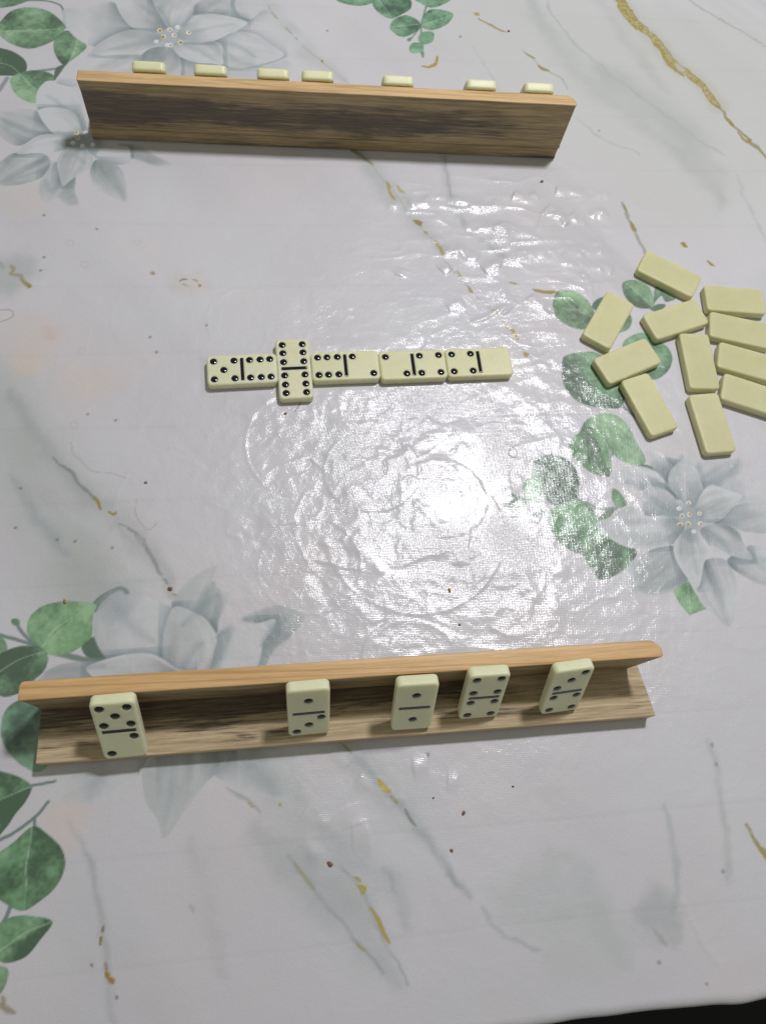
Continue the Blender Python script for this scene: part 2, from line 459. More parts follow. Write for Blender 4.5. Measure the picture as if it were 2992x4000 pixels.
    stroke(10, [(580, 690), (600, 720)], 2.0, GOLD2, 0.8)
    blob(10, [(640, 765), (655, 780), (680, 820), (650, 815), (645, 790)], GOLD2, 0.95, 0.4, 0.5)
    stroke(10, [(500, 620), (640, 780), (770, 910)], 2, (125, 130, 128), 0.5, 0.8, 3, 0.3, 24)
    stroke(10, [(760, 490), (860, 620), (960, 680)], 8, (150, 153, 154), 0.5, 0.9, 3, 0.1, 25)
    stroke(10, [(770, 905), (830, 960), (890, 1030), (940, 1095), (985, 1185)], 1.8, (150, 134, 88), 0.8, 0.6, 2, 0.5, 26, False)
    blob(10, [(885, 1020), (905, 1025), (925, 1040), (905, 1045)], GOLD2, 0.95)
    blob(10, [(920, 1060), (945, 1085), (940, 1100), (925, 1085)], GOLD2, 0.95)
    blob(10, [(970, 1165), (1000, 1175), (995, 1200), (970, 1195)], GOLD2, 0.95)
    stroke(10, [(885, 755), (930, 765)], 1.6, (140, 122, 70), 0.8)
    stroke(10, [(1030, 795), (1090, 815), (1150, 812)], 3.0, GOLD, 0.95, 0.4, 1.2, 0, 27)
    stroke(10, [(1550, 290), (1590, 390), (1640, 490), (1690, 590)], 2.4, (126, 128, 122), 0.75, 0.7, 1.5, 0.15, 28, False)
    stroke(10, [(1600, 400), (1625, 455)], 3.0, GOLD, 0.85, 0.5, 1, 0, 29)
    stroke(10, [(1560, 300), (1575, 340)], 1.8, GOLD, 0.7)
    blob(4, [(1375, 787), (1390, 785), (1402, 802), (1385, 800)], GOLD, 0.95, 0.3, 0.5)
    blob(9, [(1190, 225), (1230, 240), (1262, 275), (1225, 268)], GOLD, 0.9, 0.3, 0.5)
    # top right thick gold vein
    gv = [(1170, -20), (1200, 30), (1232, 75), (1290, 125), (1350, 200), (1420, 255), (1470, 305), (1500, 345)]
    stroke(4, gv, 20, (150, 148, 132), 0.55, 0.8, 3, 0, 30, False)
    P = crom(Q(4, gv), False, 6); sl = box(P, 18); x = GU[sl]; y = GV[sl]
    d, t = seg_dist(x + fbm(x / 9, y / 9, 71, 3) * 3.0, y + fbm(x / 9, y / 9, 72, 3) * 3.0, P, False)
    wd = 6.6 - 3.4 * t
    mesh_ = fbm(x / 1.5, y / 1.5, 73, 2) + 0.25 * fbm(x / 12, y / 12, 75, 2)
    a = (1 - sstep(wd - 1.2, wd + 0.4, d)) * (0.42 + 0.58 * sstep(-0.1, 0.1, mesh_)) * sstep(-0.75, -0.2, fbm(x / 14, y / 14, 74, 2))
    blend(sl, a * 0.92, (140, 126, 58))
    a2 = (1 - sstep(0.3, 1.3, np.abs(d - wd * 0.8))) * 0.4
    blend(sl, a2, (128, 112, 50))
    stroke(4, [(1300, 140), (1340, 215), (1390, 250)], 3.5, (140, 122, 56), 0.8, 0.5, 2.5, 0.1, 31)
    stroke(4, [(1495, 340), (1545, 405), (1600, 455), (1660, 520)], 2.4, (122, 116, 82), 0.8, 0.6, 3.0, 0.1, 32, False)
    stroke(4, [(1530, 385), (1550, 410)], 3, GOLD, 0.8, 0.5, 2)
    stroke(4, [(1560, 430), (1590, 460), (1605, 452)], 3, GOLD, 0.8, 0.5, 2, 0.1, 33)
    stroke(4, [(1390, -10), (1450, 30), (1530, 75), (1600, 115), (1660, 160)], 2.6, (140, 146, 148), 0.75, 0.8, 3, 0.15, 34, False)
    stroke(4, [(940, 10), (1040, 150), (1200, 280), (1360, 400), (1520, 505)], 3.6, (150, 156, 158), 0.7, 0.9, 5, 0.15, 35, False)
    stroke(4, [(1120, 230), (1260, 330), (1400, 450), (1500, 640)], 44, (148, 152, 150), 0.55, 0.95, 9, 0, 36)
    stroke(4, [(880, -20), (1010, 200), (1230, 380), (1420, 560)], 26, (152, 156, 155), 0.5, 0.95, 8, 0, 136)
    stroke(4, [(1100, -20), (1200, 120), (1330, 300)], 18, (154, 157, 156), 0.45, 0.95, 7, 0, 137)
    stroke(4, [(1040, 380), (1130, 450), (1245, 500)], 3, (150, 156, 158), 0.6, 0.8, 3, 0.2, 37)
    stroke(4, [(1550, 560), (1610, 690), (1660, 790)], 4, (156, 160, 163), 0.6, 0.9, 4, 0.2, 38)
    stroke(4, [(700, 150), (800, 300), (860, 420)], 3, (160, 163, 164), 0.6, 0.9, 3, 0.2, 39)
    stroke(4, [(720, 60), (790, 95), (812, 105)], 2.0, (138, 124, 82), 0.85, 0.5, 1.5, 0, 40)
    blob(4, [(705, 40), (722, 40), (726, 50), (712, 52)], GOLD2, 0.9, 0.3, 0.4)
    stroke(4, [(875, 172), (890, 182), (905, 190)], 1.8, GOLD, 0.9, 0.4, 1)
    stroke(4, [(915, 212), (932, 224), (950, 230)], 2.6, GOLD, 0.9, 0.4, 1)
    stroke(4, [(860, 160), (930, 220), (985, 250), (1010, 290)], 1.2, (135, 138, 136), 0.6, 0.7, 2, 0.2, 41)
    stroke(4, [(538, 213), (560, 216), (582, 205), (588, 182)], 2.4, (142, 122, 62), 0.9, 0.5, 1.5, 0.05, 42)
    # bottom
    stroke(12, [(470, 0), (560, 90), (700, 220), (780, 310), (900, 440), (1000, 550), (1100, 680), (1260, 900), (1380, 1090), (1510, 1240)], 5, (140, 147, 150), 0.75, 0.8, 2.5, 0.05, 43, False)
    stroke(12, [(420, -20), (700, 200), (900, 430), (1200, 800)], 24, (154, 159, 160), 0.55, 0.95, 5, 0, 44)
    stroke(12, [(-150, 300), (100, 600), (400, 900), (560, 1150), (700, 1400)], 26, (158, 162, 162), 0.5, 0.95, 5, 0, 144)
    stroke(12, [(150, 450), (420, 760), (700, 1000), (920, 1200), (1000, 1500)], 18, (154, 158, 160), 0.5, 0.95, 5, 0, 145)
    stroke(12, [(820, 980), (900, 1070), (935, 1200)], 4, (140, 146, 150), 0.5, 0.9, 3, 0.2, 146)
    stroke(5, [(820, 300), (900, 600), (960, 900)], 14, (166, 166, 168), 0.5, 0.95, 5, 0, 147)
    stroke(12, [(780, 305), (815, 350), (850, 385), (880, 400)], 2.9, (158, 138, 40), 0.95, 0.4, 1, 0, 45)
    stroke(12, [(880, 430), (930, 490)], 1.5, (140, 125, 70), 0.8, 0.5, 1, 0.2, 46)
    stroke(12, [(990, 540), (1030, 600), (1090, 660)], 1.7, (110, 112, 105), 0.8, 0.6, 1.2, 0, 47)
    stroke(12, [(500, 20), (565, 85)], 1.2, (130, 125, 85), 0.8)
    stroke(6, [(500, 670), (560, 780), (650, 820), (750, 860)], 3, (150, 155, 156), 0.7, 0.9, 3, 0.1, 48)
    blob(12, [(600, 1148), (645, 1150), (690, 1165), (680, 1225), (650, 1232), (625, 1190)], (160, 142, 35), 0.97, 0.3, 0.5)
    stroke(5, [(1530, 470), (1556, 490)], 1.4, (140, 125, 60), 0.8)
    stroke(5, [(1470, 420), (1540, 490), (1590, 580), (1620, 700), (1700, 830), (1760, 960)], 2, (135, 140, 143), 0.6, 0.8, 2.5, 0.2, 49, False)
    stroke(5, [(1600, 605), (1628, 650), (1655, 712), (1680, 760)], 2.3, (152, 132, 50), 0.9, 0.5, 1.0, 0.05, 50)
    stroke(5, [(1240, 380), (1290, 440), (1350, 520), (1420, 610), (1500, 700), (1560, 785), (1655, 900)], 2.4, (132, 138, 140), 0.7, 0.8, 2.2, 0.05, 51, False)
    stroke(5, [(1268, 405), (1315, 478), (1355, 525)], 1.8, (140, 125, 65), 0.9, 0.5, 0.8, 0, 52)
    stroke(5, [(1545, 765), (1575, 795)], 1.8, (145, 130, 65), 0.85, 0.5, 0.8)
    stroke(5, [(1100, 250), (1300, 450), (1500, 650), (1700, 950)], 30, (150, 155, 156), 0.6, 0.95, 6, 0, 53)
    stroke(5, [(300, 230), (360, 330), (395, 450), (430, 620), (450, 720), (470, 900), (490, 1110)], 4, (150, 152, 155), 0.6, 0.9, 3, 0.1, 54, False)
    blob(5, [(440, 685), (452, 680), (450, 705), (440, 705)], (112, 100, 70), 0.8)
    blob(5, [(430, 730), (442, 725), (438, 765), (428, 765)], (120, 105, 60), 0.85)
    blob(5, [(385, 835), (405, 850), (402, 868), (388, 855)], (120, 112, 95), 0.85)
    blob(5, [(450, 885), (468, 880), (478, 905), (497, 915), (492, 942), (475, 938), (455, 910)], (140, 112, 50), 0.95, 0.3, 0.5)
    stroke(5, [(455, 840), (460, 880)], 1.5, (130, 115, 80), 0.7)
    blob(5, [(495, 998), (510, 1000), (505, 1016), (495, 1012)], (110, 108, 104), 0.8)
    stroke(5, [(820, 590), (835, 620)], 2, (150, 150, 155), 0.5)
    blob(3, [(1328, 1288), (1345, 1285), (1370, 1318), (1350, 1312)], (150, 138, 70), 0.9)
    blob(3, [(1498, 1290), (1518, 1292), (1515, 1312), (1500, 1310)], (148, 132, 60), 0.9)
    stroke(3, [(1225, 1215), (1320, 1265), (1400, 1350)], 2, (140, 146, 150), 0.7, 0.8, 1.5)
    stroke(6, [(1425, -10), (1450, 80), (1465, 200), (1490, 380), (1500, 560)], 5, (155, 158, 158), 0.6, 0.9, 3, 0.1, 55, False)
    stroke(6, [(1240, 250), (1275, 400), (1285, 560), (1270, 700)], 6, (150, 155, 157), 0.6, 0.9, 4, 0.1, 56)
    haze_patch(6, 1225, 720, 22, (148, 153, 154), 0.6, 1.0)
    haze_patch(6, 760, 640, 26, (160, 165, 165), 0.4, 1.6, 9); haze_patch(6, 900, 800, 34, (162, 167, 166), 0.4, 1.2, 10)
    stroke(6, [(780, 440), (900, 560), (1010, 760), (1080, 950)], 22, (160, 165, 165), 0.45, 0.95, 6, 0, 97)
    stroke(6, [(1200, 760), (1250, 845)], 3.5, (140, 143, 138), 0.7, 0.8, 2)
    stroke(6, [(1575, 335), (1600, 385), (1625, 425), (1670, 490)], 2.0, (130, 122, 80), 0.8, 0.5, 1.2, 0.3, 57, False)
    stroke(6, [(1635, 430), (1665, 470)], 3.2, (145, 128, 58), 0.8, 0.4, 1)
    for cx, cy, r_ in ((1225, 920, 3), (1480, 525, 2.5), (1455, 90, 2.5), (1435, 10, 3), (1420, 1010, 2)):
        haze_patch(6, cx, cy, r_ * 0.7, (120, 120, 116), 0.6)
    stroke(5, [(0, 1030), (30, 1050), (65, 1080)], 2.5, (125, 118, 98), 0.7, 0.6, 1.5, 0.2, 58)
    stroke(5, [(10, 990), (25, 1020)], 2.2, (130, 122, 100), 0.7, 0.6, 1.5)
    # food and drink marks
    haze_patch(7, 150, 850, 17, (192, 172, 152), 0.4, 1.1, 61)
    haze_patch(7, 180, 720, 34, (186, 174, 166), 0.35, 1.0, 62)
    haze_patch(7, 270, 690, 9, (180, 160, 148), 0.4, 1.0, 63)
    haze_patch(7, 480, 960, 22, (186, 174, 162), 0.35, 1.3, 64)
    haze_patch(7, 1040, 420, 16, (178, 172, 160), 0.4, 1.4, 65)
    stroke(7, [(970, 410), (985, 400), (1010, 402)], 1.0, (110, 95, 80), 0.7, 0.5, 1, 0.2, 66)
    stroke(7, [(985, 425), (1030, 440)], 1.6, (120, 105, 90), 0.6, 0.5, 1, 0.4, 67)
    stroke(7, [(1040, 400), (1068, 410)], 1.2, (130, 110, 90), 0.6, 0.5, 1, 0.2, 68)
    blob(7, [(1072, 425), (1086, 428), (1084, 445), (1075, 445)], (140, 105, 70), 0.85)
    haze_patch(5, 290, 215, 20, (190, 174, 160), 0.4, 1.2, 69)
    haze_patch(1, 160, 1160, 26, (184, 172, 162), 0.3, 1.2, 70)
    for (cx, cy) in ((240, 55), (525, 130), (222, 352), (240, 282), (845, 793), (812, 712), (475, 1128), (625, 1160), (1115, 648), (85, 1742), (605, 1850), (112, 1530), (405, 1815), (310, 1805)):
        haze_patch(7, cx, cy, 1.5, (112, 104, 98), 0.75)
    haze_patch(7, 825, 368, 2.6, (140, 118, 100), 0.8)
    for (cx, cy) in ((380, 205), (742, 200), (460, 320), (445, 785), (400, 1185)):
        P = Q(7, [(cx, cy)])[0]; sl = box(P[None], 8); x = GU[sl] - P[0]; y = GV[sl] - P[1]
        rr = np.sqrt(x * x + y * y) + fbm(GU[sl] / 3, GV[sl] / 3, 5, 2) * 0.6
        blend(sl, np.exp(-((rr - 2.6) / 0.45) ** 2) * 0.35, (170, 150, 135))
    stroke(7, [(385, 1280), (395, 1340), (440, 1380), (500, 1435), (600, 1445), (680, 1475)], 0.35, (120, 105, 98), 0.3, 0.5, 0.5, 0, 74, False)
    stroke(7, [(735, 1585), (730, 1650), (760, 1720), (805, 1755), (850, 1715)], 0.35, (130, 108, 95), 0.35, 0.5, 0.8, 0.2, 75, False)
    stroke(7, [(0, 565), (65, 570), (68, 605), (0, 630)], 0.5, (140, 118, 112), 0.6, 0.5, 0.4, 0.1, 76, False)
    haze_patch(4, 663, 118, 2.4, (138, 140, 140), 0.9)
    haze_patch(4, 1113, 423, 1.6, (120, 122, 120), 0.9)
    haze_patch(4, 232, 97, 1.5, (110, 105, 100), 0.8)
    haze_patch(1, 428, 958, 1.8, (70, 78, 80), 0.9)
    haze_patch(1, 232, 118, 1.8, (92, 70, 50), 0.9)
    haze_patch(12, 1180, 100, 2.0, (120, 120, 124), 0.9)

def paint_plants():
    T = (128, 150, 138)
    def stem(z, pts, wd=1.5, rgb=(96, 112, 108)): stroke(z, pts, wd, rgb, 0.9, 0.35, 0.5, 0, 80, False)
    # --- eucalyptus, top left
    stem(1, [(-10, 4), (200, 2), (310, 12), (370, 48), (385, 160)], 1.6)
    stem(1, [(120, 432), (250, 412), (330, 402), (385, 380)], 2.2, (110, 122, 122))
    stem(1, [(0, 530), (25, 490), (45, 460)], 3, (125, 130, 134))
    leaf(1, [(-30, -20), (200, -20), (160, 8), (80, 36), (0, 48), (-30, 48)], None, 0.75, seed=2)
    leaf(1, [(-20, 170), (20, 110), (80, 60), (180, 42), (280, 62), (350, 110), (385, 160), (340, 220), (260, 265), (170, 285), (80, 262), (15, 220)], [(-10, 182), (180, 180), (380, 162)], 0.42, seed=3)
    leaf(1, [(318, 285), (325, 230), (388, 178), (440, 200), (510, 265), (470, 315), (415, 360), (378, 382), (338, 340)], [(400, 375), (440, 300), (455, 225)], 0.55, seed=4)
    leaf(1, [(-40, 290), (20, 285), (90, 308), (150, 355), (158, 410), (120, 442), (40, 444), (-40, 425)], [(-30, 365), (60, 385), (120, 432)], 1.0, seed=5)
    leaf(1, [(62, 470), (110, 430), (200, 412), (290, 425), (330, 465), (270, 480), (225, 530), (218, 600), (150, 590), (88, 545)], [(140, 450), (170, 490), (215, 525)], 0.35, seed=6)
    leaf(1, [(330, 400), (385, 378), (370, 410), (335, 455), (320, 470)], None, 1.0, seed=7, tint=(12, 10, 18))
    # --- flower, top left
    c = (1010, 215)
    petal(1, [(1300, 300), (1450, 130), (1560, 60), (1700, 120), (1800, 220), (1700, 320), (1560, 380), (1400, 410)], c, 0.25, 0.6, 2.0, 0.4, seed=11)
    petal(1, [(940, 300), (1100, 340), (1310, 370), (1500, 400), (1700, 350), (1700, 450), (1500, 520), (1200, 520), (950, 450)], c, 0.42, 0.7, 2.0, 0.6, seed=12)
    petal(1, [(340, 470), (380, 392), (450, 332), (560, 310), (700, 318), (860, 330), (900, 420), (700, 460), (560, 480), (440, 505), (350, 505)], c, 0.32, 0.75, 1.5, 0.7, seed=13)
    petal(1, [(365, 100), (380, 50), (520, 35), (600, 10), (690, 20), (760, 110), (880, 190), (760, 200), (640, 240), (590, 275), (520, 260), (440, 215), (385, 150)], c, 0.42, 0.95, 0.8, 0.4, dark_side=-0.1, seed=14)
    petal(1, [(1110, 80), (1180, 0), (1240, -60), (1380, -20), (1470, 100), (1430, 130), (1330, 100), (1210, 85)], c, 0.80, 0.95, 1.2, 0.9, seed=15)
    petal(1, [(1380, 0), (1450, -40), (1650, -30), (1560, 40), (1480, 110), (1400, 80)], c, 0.35, 0.6, 2.0, 0.4, seed=16)
    petal(1, [(680, -60), (690, 40), (740, 125), (800, 168), (900, 188), (980, 165), (1000, 90), (960, 10), (930, -60)], c, 0.42, 0.96, 0.6, 0.6, seed=17)
    petal(1, [(900, -60), (905, 20), (945, 95), (985, 155), (1050, 165), (1110, 120), (1140, 60), (1135, 0), (1110, -60)], c, 0.22, 0.96, 0.6, 0.8, seed=18)
    petal(1, [(1260, 240), (1370, 190), (1490, 195), (1600, 258), (1670, 320), (1560, 368), (1400, 398), (1300, 360)], c, 0.30, 0.9, 0.8, 0.7, seed=19)
    petal(1, [(960, 270), (880, 285), (820, 340), (810, 420), (900, 480), (1040, 470), (1068, 380), (1030, 290)], c, 0.58, 0.96, 0.6, 0.9, seed=20)
    petal(1, [(1020, 255), (1110, 245), (1240, 238), (1305, 262), (1312, 330), (1310, 378), (1240, 372), (1160, 365), (1070, 335), (1025, 295)], c, 0.35, 0.96, 0.5, 0.9, seed=21)
    petal(1, [(930, 255), (820, 295), (700, 318), (590, 325), (540, 305), (570, 262), (650, 210), (760, 172), (880, 180), (950, 205)], c, 0.45, 0.96, 0.6, 0.9, seed=22)
    petal(1, [(1040, 195), (1110, 130), (1210, 82), (1330, 90), (1458, 132), (1370, 185), (1260, 238), (1150, 248), (1060, 225)], c, 0.18, 0.97, 0.5, 0.8, seed=23)
    haze_patch(1, 1000, 215, 22, (132, 143, 146), 0.55, 1.5, 24)
    # --- flower, left beside the rack
    c = (480, 825)
    petal(1, [(700, 850), (830, 860), (900, 905), (1010, 960), (920, 972), (800, 935), (700, 900)], c, 0.85, 0.8, 1.6, 0.8, seed=25)
    petal(1, [(215, 610), (220, 540), (275, 475), (340, 490), (430, 520), (470, 590), (500, 700), (525, 760), (470, 760), (420, 700), (330, 640), (240, 650)], c, 0.26, 0.95, 0.8, 0.8, seed=26)
    petal(1, [(-40, 660), (60, 648), (180, 640), (260, 680), (330, 790), (240, 792), (130, 852), (60, 842), (0, 792), (-40, 740)], c, 0.45, 0.95, 0.6, 0.9, seed=27)
    petal(1, [(228, 645), (300, 628), (400, 640), (460, 690), (482, 790), (430, 802), (330, 792), (275, 740), (240, 690)], c, 0.22, 0.97, 0.5, 0.7, seed=28)
    petal(1, [(0, 1085), (-40, 1000), (20, 940), (80, 900), (180, 896), (260, 905), (300, 950), (275, 1020), (200, 1065), (100, 1087)], c, 0.66, 0.97, 0.5, 1.2, seed=29)
    petal(1, [(242, 1165), (232, 1100), (260, 1030), (330, 950), (430, 1000), (445, 1060), (440, 1120), (462, 1195), (400, 1205), (330, 1160), (268, 1208)], c, 0.60, 0.9, 1.0, 0.8, seed=30)
    petal(1, [(515, 870), (600, 858), (720, 855), (762, 870), (765, 950), (700, 968), (610, 945), (560, 920)], c, 0.20, 0.96, 0.5, 0.7, seed=31)
    petal(1, [(530, 1010), (560, 940), (620, 945), (700, 978), (740, 1060), (747, 1187), (680, 1165), (600, 1125), (545, 1075)], c, 0.58, 0.97, 0.5, 0.8, seed=32)
    petal(1, [(100, 902), (180, 822), (260, 788), (340, 790), (450, 810), (410, 868), (330, 892), (220, 898)], c, 0.45, 0.97, 0.5, 0.9, seed=33)
    petal(1, [(338, 945), (370, 888), (430, 858), (500, 868), (547, 925), (530, 988), (470, 1018), (410, 1065), (370, 1092), (345, 1010)], c, 0.60, 0.97, 0.5, 0.8, seed=34)
    haze_patch(1, 490, 830, 16, (110, 120, 116), 0.6, 1.4, 35)
    # --- eucalyptus sprig, top centre
    stem(4, [(556, 8), (545, 45), (535, 85), (538, 130), (541, 180)], 1.3, (92, 118, 104))
    stem(4, [(535, 85), (515, 110), (497, 130)], 0.9, (92, 118, 104))
    for k, (pts, rib) in enumerate([
        ([(262, -4), (330, -16), (395, -5), (352, 17), (290, 12)], None),
        ([(378, 12), (400, -10), (490, -10), (503, 25), (470, 48), (438, 60), (402, 44)], [(400, 0), (440, 55)]),
        ([(515, -4), (560, -20), (630, -4), (600, 18), (565, 26), (535, 12)], None),
        ([(434, 86), (450, 62), (490, 50), (533, 74), (522, 100), (480, 119), (448, 106)], [(536, 78), (440, 88)]),
        ([(535, 80), (548, 45), (578, 30), (638, 44), (620, 78), (575, 97), (545, 92)], [(538, 82), (636, 48)]),
        ([(527, 120), (540, 104), (574, 104), (574, 132), (550, 143), (530, 134)], None),
        ([(497, 154), (510, 138), (541, 140), (541, 164), (520, 172), (502, 168)], None),
        ([(535, 166), (545, 170), (543, 188), (537, 180)], None),
        ([(495, 122), (508, 120), (500, 132), (491, 130)], None)]):
        leaf(4, pts, rib, 0.42 + 0.1 * (k % 3), edge=0.4, seed=90 + k, tint=(-6, -2, 0))
    # --- leaves under and beside the face-down tiles
    stem(9, [(540, 1340), (600, 1390), (650, 1430)], 2.2, (105, 112, 118))
    stem(9, [(788, 560), (800, 520), (812, 470)], 1.6)
    leaf(9, [(318, 572), (372, 520), (440, 510), (480, 560), (440, 620), (345, 612)], None, 1.1, seed=101, tint=(8, 12, 14))
    leaf(9, [(806, 430), (900, 480), (960, 520), (885, 545), (850, 500), (800, 540)], None, 0.9, seed=102, tint=(10, 14, 16))
    leaf(9, [(765, 605), (820, 566), (885, 570), (830, 620)], None, 1.0, seed=103, tint=(14, 16, 18))
    leaf(9, [(52, 466), (150, 462), (240, 500), (305, 570), (332, 640), (290, 748), (180, 750), (80, 700), (18, 620), (20, 540)], [(320, 660), (180, 600), (70, 480)], 0.5, seed=104, tint=(6, 4, 2))
    leaf(9, [(558, 398), (640, 380), (725, 408), (770, 460), (792, 580), (720, 600), (640, 580), (580, 520), (552, 460)], [(785, 590), (680, 490), (570, 400)], 0.55, seed=105, tint=(4, 2, 2))
    leaf(9, [(470, 790), (540, 720), (600, 640), (625, 690), (600, 752), (540, 782)], None, 0.35, seed=106, tint=(8, 4, 2))
    leaf(9, [(553, 880), (600, 820), (720, 785), (850, 858), (915, 920), (932, 1000), (890, 1090), (790, 1147), (680, 1100), (580, 1000)], None, 0.5, seed=107, tint=(-2, 0, 0))
    leaf(9, [(93, 985), (150, 950), (240, 933), (340, 935), (450, 1000), (560, 1180), (548, 1350), (400, 1359), (230, 1322), (120, 1222), (88, 1100)], [(545, 1350), (330, 1190), (100, 990)], 0.78, seed=108)
    stem(2, [(545, 605), (600, 625), (665, 655), (770, 658)], 2.2, (112, 128, 120))
    stem(2, [(150, 575), (220, 600), (345, 616)], 1.8, (96, 118, 104))
    leaf(2, [(497, 290), (515, 245), (555, 210), (600, 135), (700, 98), (790, 115), (850, 180), (890, 262), (946, 375), (890, 406), (800, 372), (748, 345), (738, 465), (640, 450), (560, 392), (510, 335)], [(740, 465), (745, 350), (700, 250), (620, 140)], 0.5, seed=109, tint=(4, 4, 2), smooth=True)
    leaf(2, [(280, 450), (285, 380), (330, 345), (400, 335), (470, 360), (530, 415), (556, 490), (540, 605), (440, 642), (372, 612), (330, 540), (280, 480)], None, 1.0, seed=110, tint=(6, 6, 8))
    leaf(2, [(224, 512), (270, 474), (335, 490), (338, 560), (292, 606), (240, 582)], None, 0.42, seed=111)
    leaf(2, [(135, 640), (180, 597), (240, 600), (228, 670), (170, 682)], None, 0.4, 0.7, seed=112)
    leaf(2, [(270, 690), (345, 662), (365, 668), (330, 700), (290, 706)], None, 0.8, 0.8, seed=113)
    leaf(2, [(665, 718), (700, 680), (760, 658), (742, 700), (690, 742)], None, 0.9, seed=114, tint=(14, 12, 10))
    leaf(2, [(368, 690), (440, 635), (530, 613), (612, 638), (662, 705), (720, 800), (770, 870), (700, 925), (590, 932), (460, 872), (388, 780)], [(665, 715), (520, 760), (385, 700)], 0.45, seed=115)
    leaf(2, [(594, 930), (700, 852), (780, 850), (885, 893), (882, 950), (800, 1030), (685, 1075), (630, 1010)], None, 0.92, seed=116, tint=(4, 4, 4))
    leaf(2, [(753, 540), (800, 568), (836, 632), (780, 652), (750, 600)], None, 0.5, seed=117)
    leaf(2, [(885, 408), (950, 400), (1015, 432), (950, 435)], None, 0.95, seed=118, tint=(16, 16, 18))
    leaf(2, [(1108, 1140), (1190, 1068), (1230, 1140), (1305, 1245), (1205, 1283), (1150, 1222)], [(1195, 1080), (1215, 1275)], 0.25, seed=119, tint=(4, 8, 2), smooth=False)
    # --- flower, right
    c = (1200, 720)
    petal(2, [(1400, 560), (1450, 480), (1560, 530), (1610, 590), (1500, 620)], c, 0.35, 0.35, 3.0, 0.5, seed=120)
    petal(2, [(955, 318), (1040, 350), (1120, 365), (1190, 390), (1150, 480), (1080, 520), (1000, 440), (965, 372)], c, 0.55, 0.9, 1.2, 0.9, seed=121)
    petal(2, [(1245, 400), (1320, 368), (1430, 368), (1515, 370), (1500, 450), (1420, 520), (1340, 540), (1280, 540), (1262, 470)], c, 0.38, 0.75, 1.8, 0.9, seed=122)
    stroke(2, [(1290, 520), (1370, 470), (1450, 450), (1500, 360)], 8, (140, 149, 154), 0.6, 0.9, 3)
    petal(2, [(740, 470), (830, 412), (930, 410), (1020, 450), (1090, 530), (1150, 600), (1060, 590), (940, 560), (830, 520)], c, 0.62, 0.92, 1.0, 1.1, seed=123)
    petal(2, [(1350, 740), (1450, 650), (1560, 620), (1720, 610), (1720, 780), (1560, 796), (1430, 752)], c, 0.45, 0.92, 0.8, 0.8, seed=124)
    petal(2, [(780, 1100), (800, 1010), (890, 950), (950, 1080), (880, 1145), (810, 1160)], c, 0.1, 0.4, 1.2, 0.3, seed=125)
    petal(2, [(1425, 962), (1540, 880), (1600, 872), (1720, 880), (1720, 1095), (1620, 1100), (1500, 1040)], c, 0.68, 0.95, 0.8, 1.0, seed=126)
    petal(2, [(1078, 480), (1105, 415), (1200, 345), (1228, 400), (1262, 480), (1287, 560), (1240, 640), (1190, 640), (1120, 570), (1085, 530)], c, 0.32, 0.97, 0.5, 0.7, seed=127)
    petal(2, [(925, 610), (932, 545), (1010, 528), (1090, 565), (1165, 665), (1120, 702), (950, 697)], c, 0.38, 0.97, 0.5, 0.9, dark_side=0.15, seed=128)
    petal(2, [(1240, 660), (1270, 575), (1330, 515), (1400, 538), (1512, 580), (1455, 650), (1400, 712), (1340, 740), (1270, 722)], c, 0.30, 0.97, 0.5, 0.7, seed=129)
    petal(2, [(886, 1105), (884, 1010), (930, 930), (1020, 885), (1110, 880), (1140, 980), (1192, 1060), (1150, 1115), (1080, 1150), (990, 1165), (892, 1140)], c, 0.58, 0.97, 0.5, 0.7, seed=130)
    petal(2, [(650, 755), (740, 702), (830, 648), (885, 650), (940, 702), (1060, 698), (1160, 740), (1170, 800), (1120, 860), (1020, 885), (880, 892), (760, 850)], c, 0.42, 0.97, 0.5, 0.8, seed=131)
    petal(2, [(1248, 1120), (1262, 1040), (1300, 960), (1400, 950), (1455, 1020), (1490, 1120), (1480, 1240), (1436, 1352), (1340, 1272), (1270, 1210)], c, 0.62, 0.97, 0.6, 1.2, seed=132)
    petal(2, [(1268, 790), (1330, 750), (1420, 742), (1490, 780), (1522, 860), (1576, 957), (1440, 930), (1345, 895)], c, 0.52, 0.97, 0.5, 1.2, seed=133)
    petal(2, [(1108, 885), (1140, 820), (1205, 770), (1262, 830), (1312, 905), (1290, 980), (1256, 1122), (1180, 1050), (1130, 970)], c, 0.48, 0.97, 0.5, 0.9, seed=134)
    haze_patch(2, 1200, 700, 20, (118, 130, 134), 0.6, 1.2, 135)
    # --- lower left plant
    leaf(3, [(500, 212), (560, 160), (652, 122), (697, 162), (620, 180), (540, 250), (500, 260)], None, 1.05, seed=141, tint=(18, 20, 24))
    leaf(3, [(442, 440), (505, 395), (540, 460), (592, 527), (520, 525), (458, 492)], None, 1.1, seed=142, tint=(8, 10, 12))
    stem(3, [(92, 310), (105, 350), (150, 405), (220, 455)], 1.7)
    stem(3, [(-10, 382), (100, 415), (180, 440), (240, 462)], 1.7)
    stem(3, [(240, 468), (350, 492), (470, 520), (585, 527)], 3.2, (98, 116, 108))
    leaf(3, [(62, 310), (75, 297), (103, 303), (106, 325), (88, 336), (70, 328)], None, 0.6, seed=143)
    leaf(3, [(145, 355), (165, 285), (230, 230), (330, 205), (440, 206), (518, 222), (500, 285), (495, 385), (440, 445), (350, 492), (265, 492), (215, 450), (165, 405)], [(238, 432), (290, 360), (362, 310), (420, 270)], 0.25, seed=144, tint=(-2, 2, -6))
    leaf(3, [(-40, 380), (10, 395), (40, 450), (20, 505), (-40, 525)], None, 0.6, seed=145)
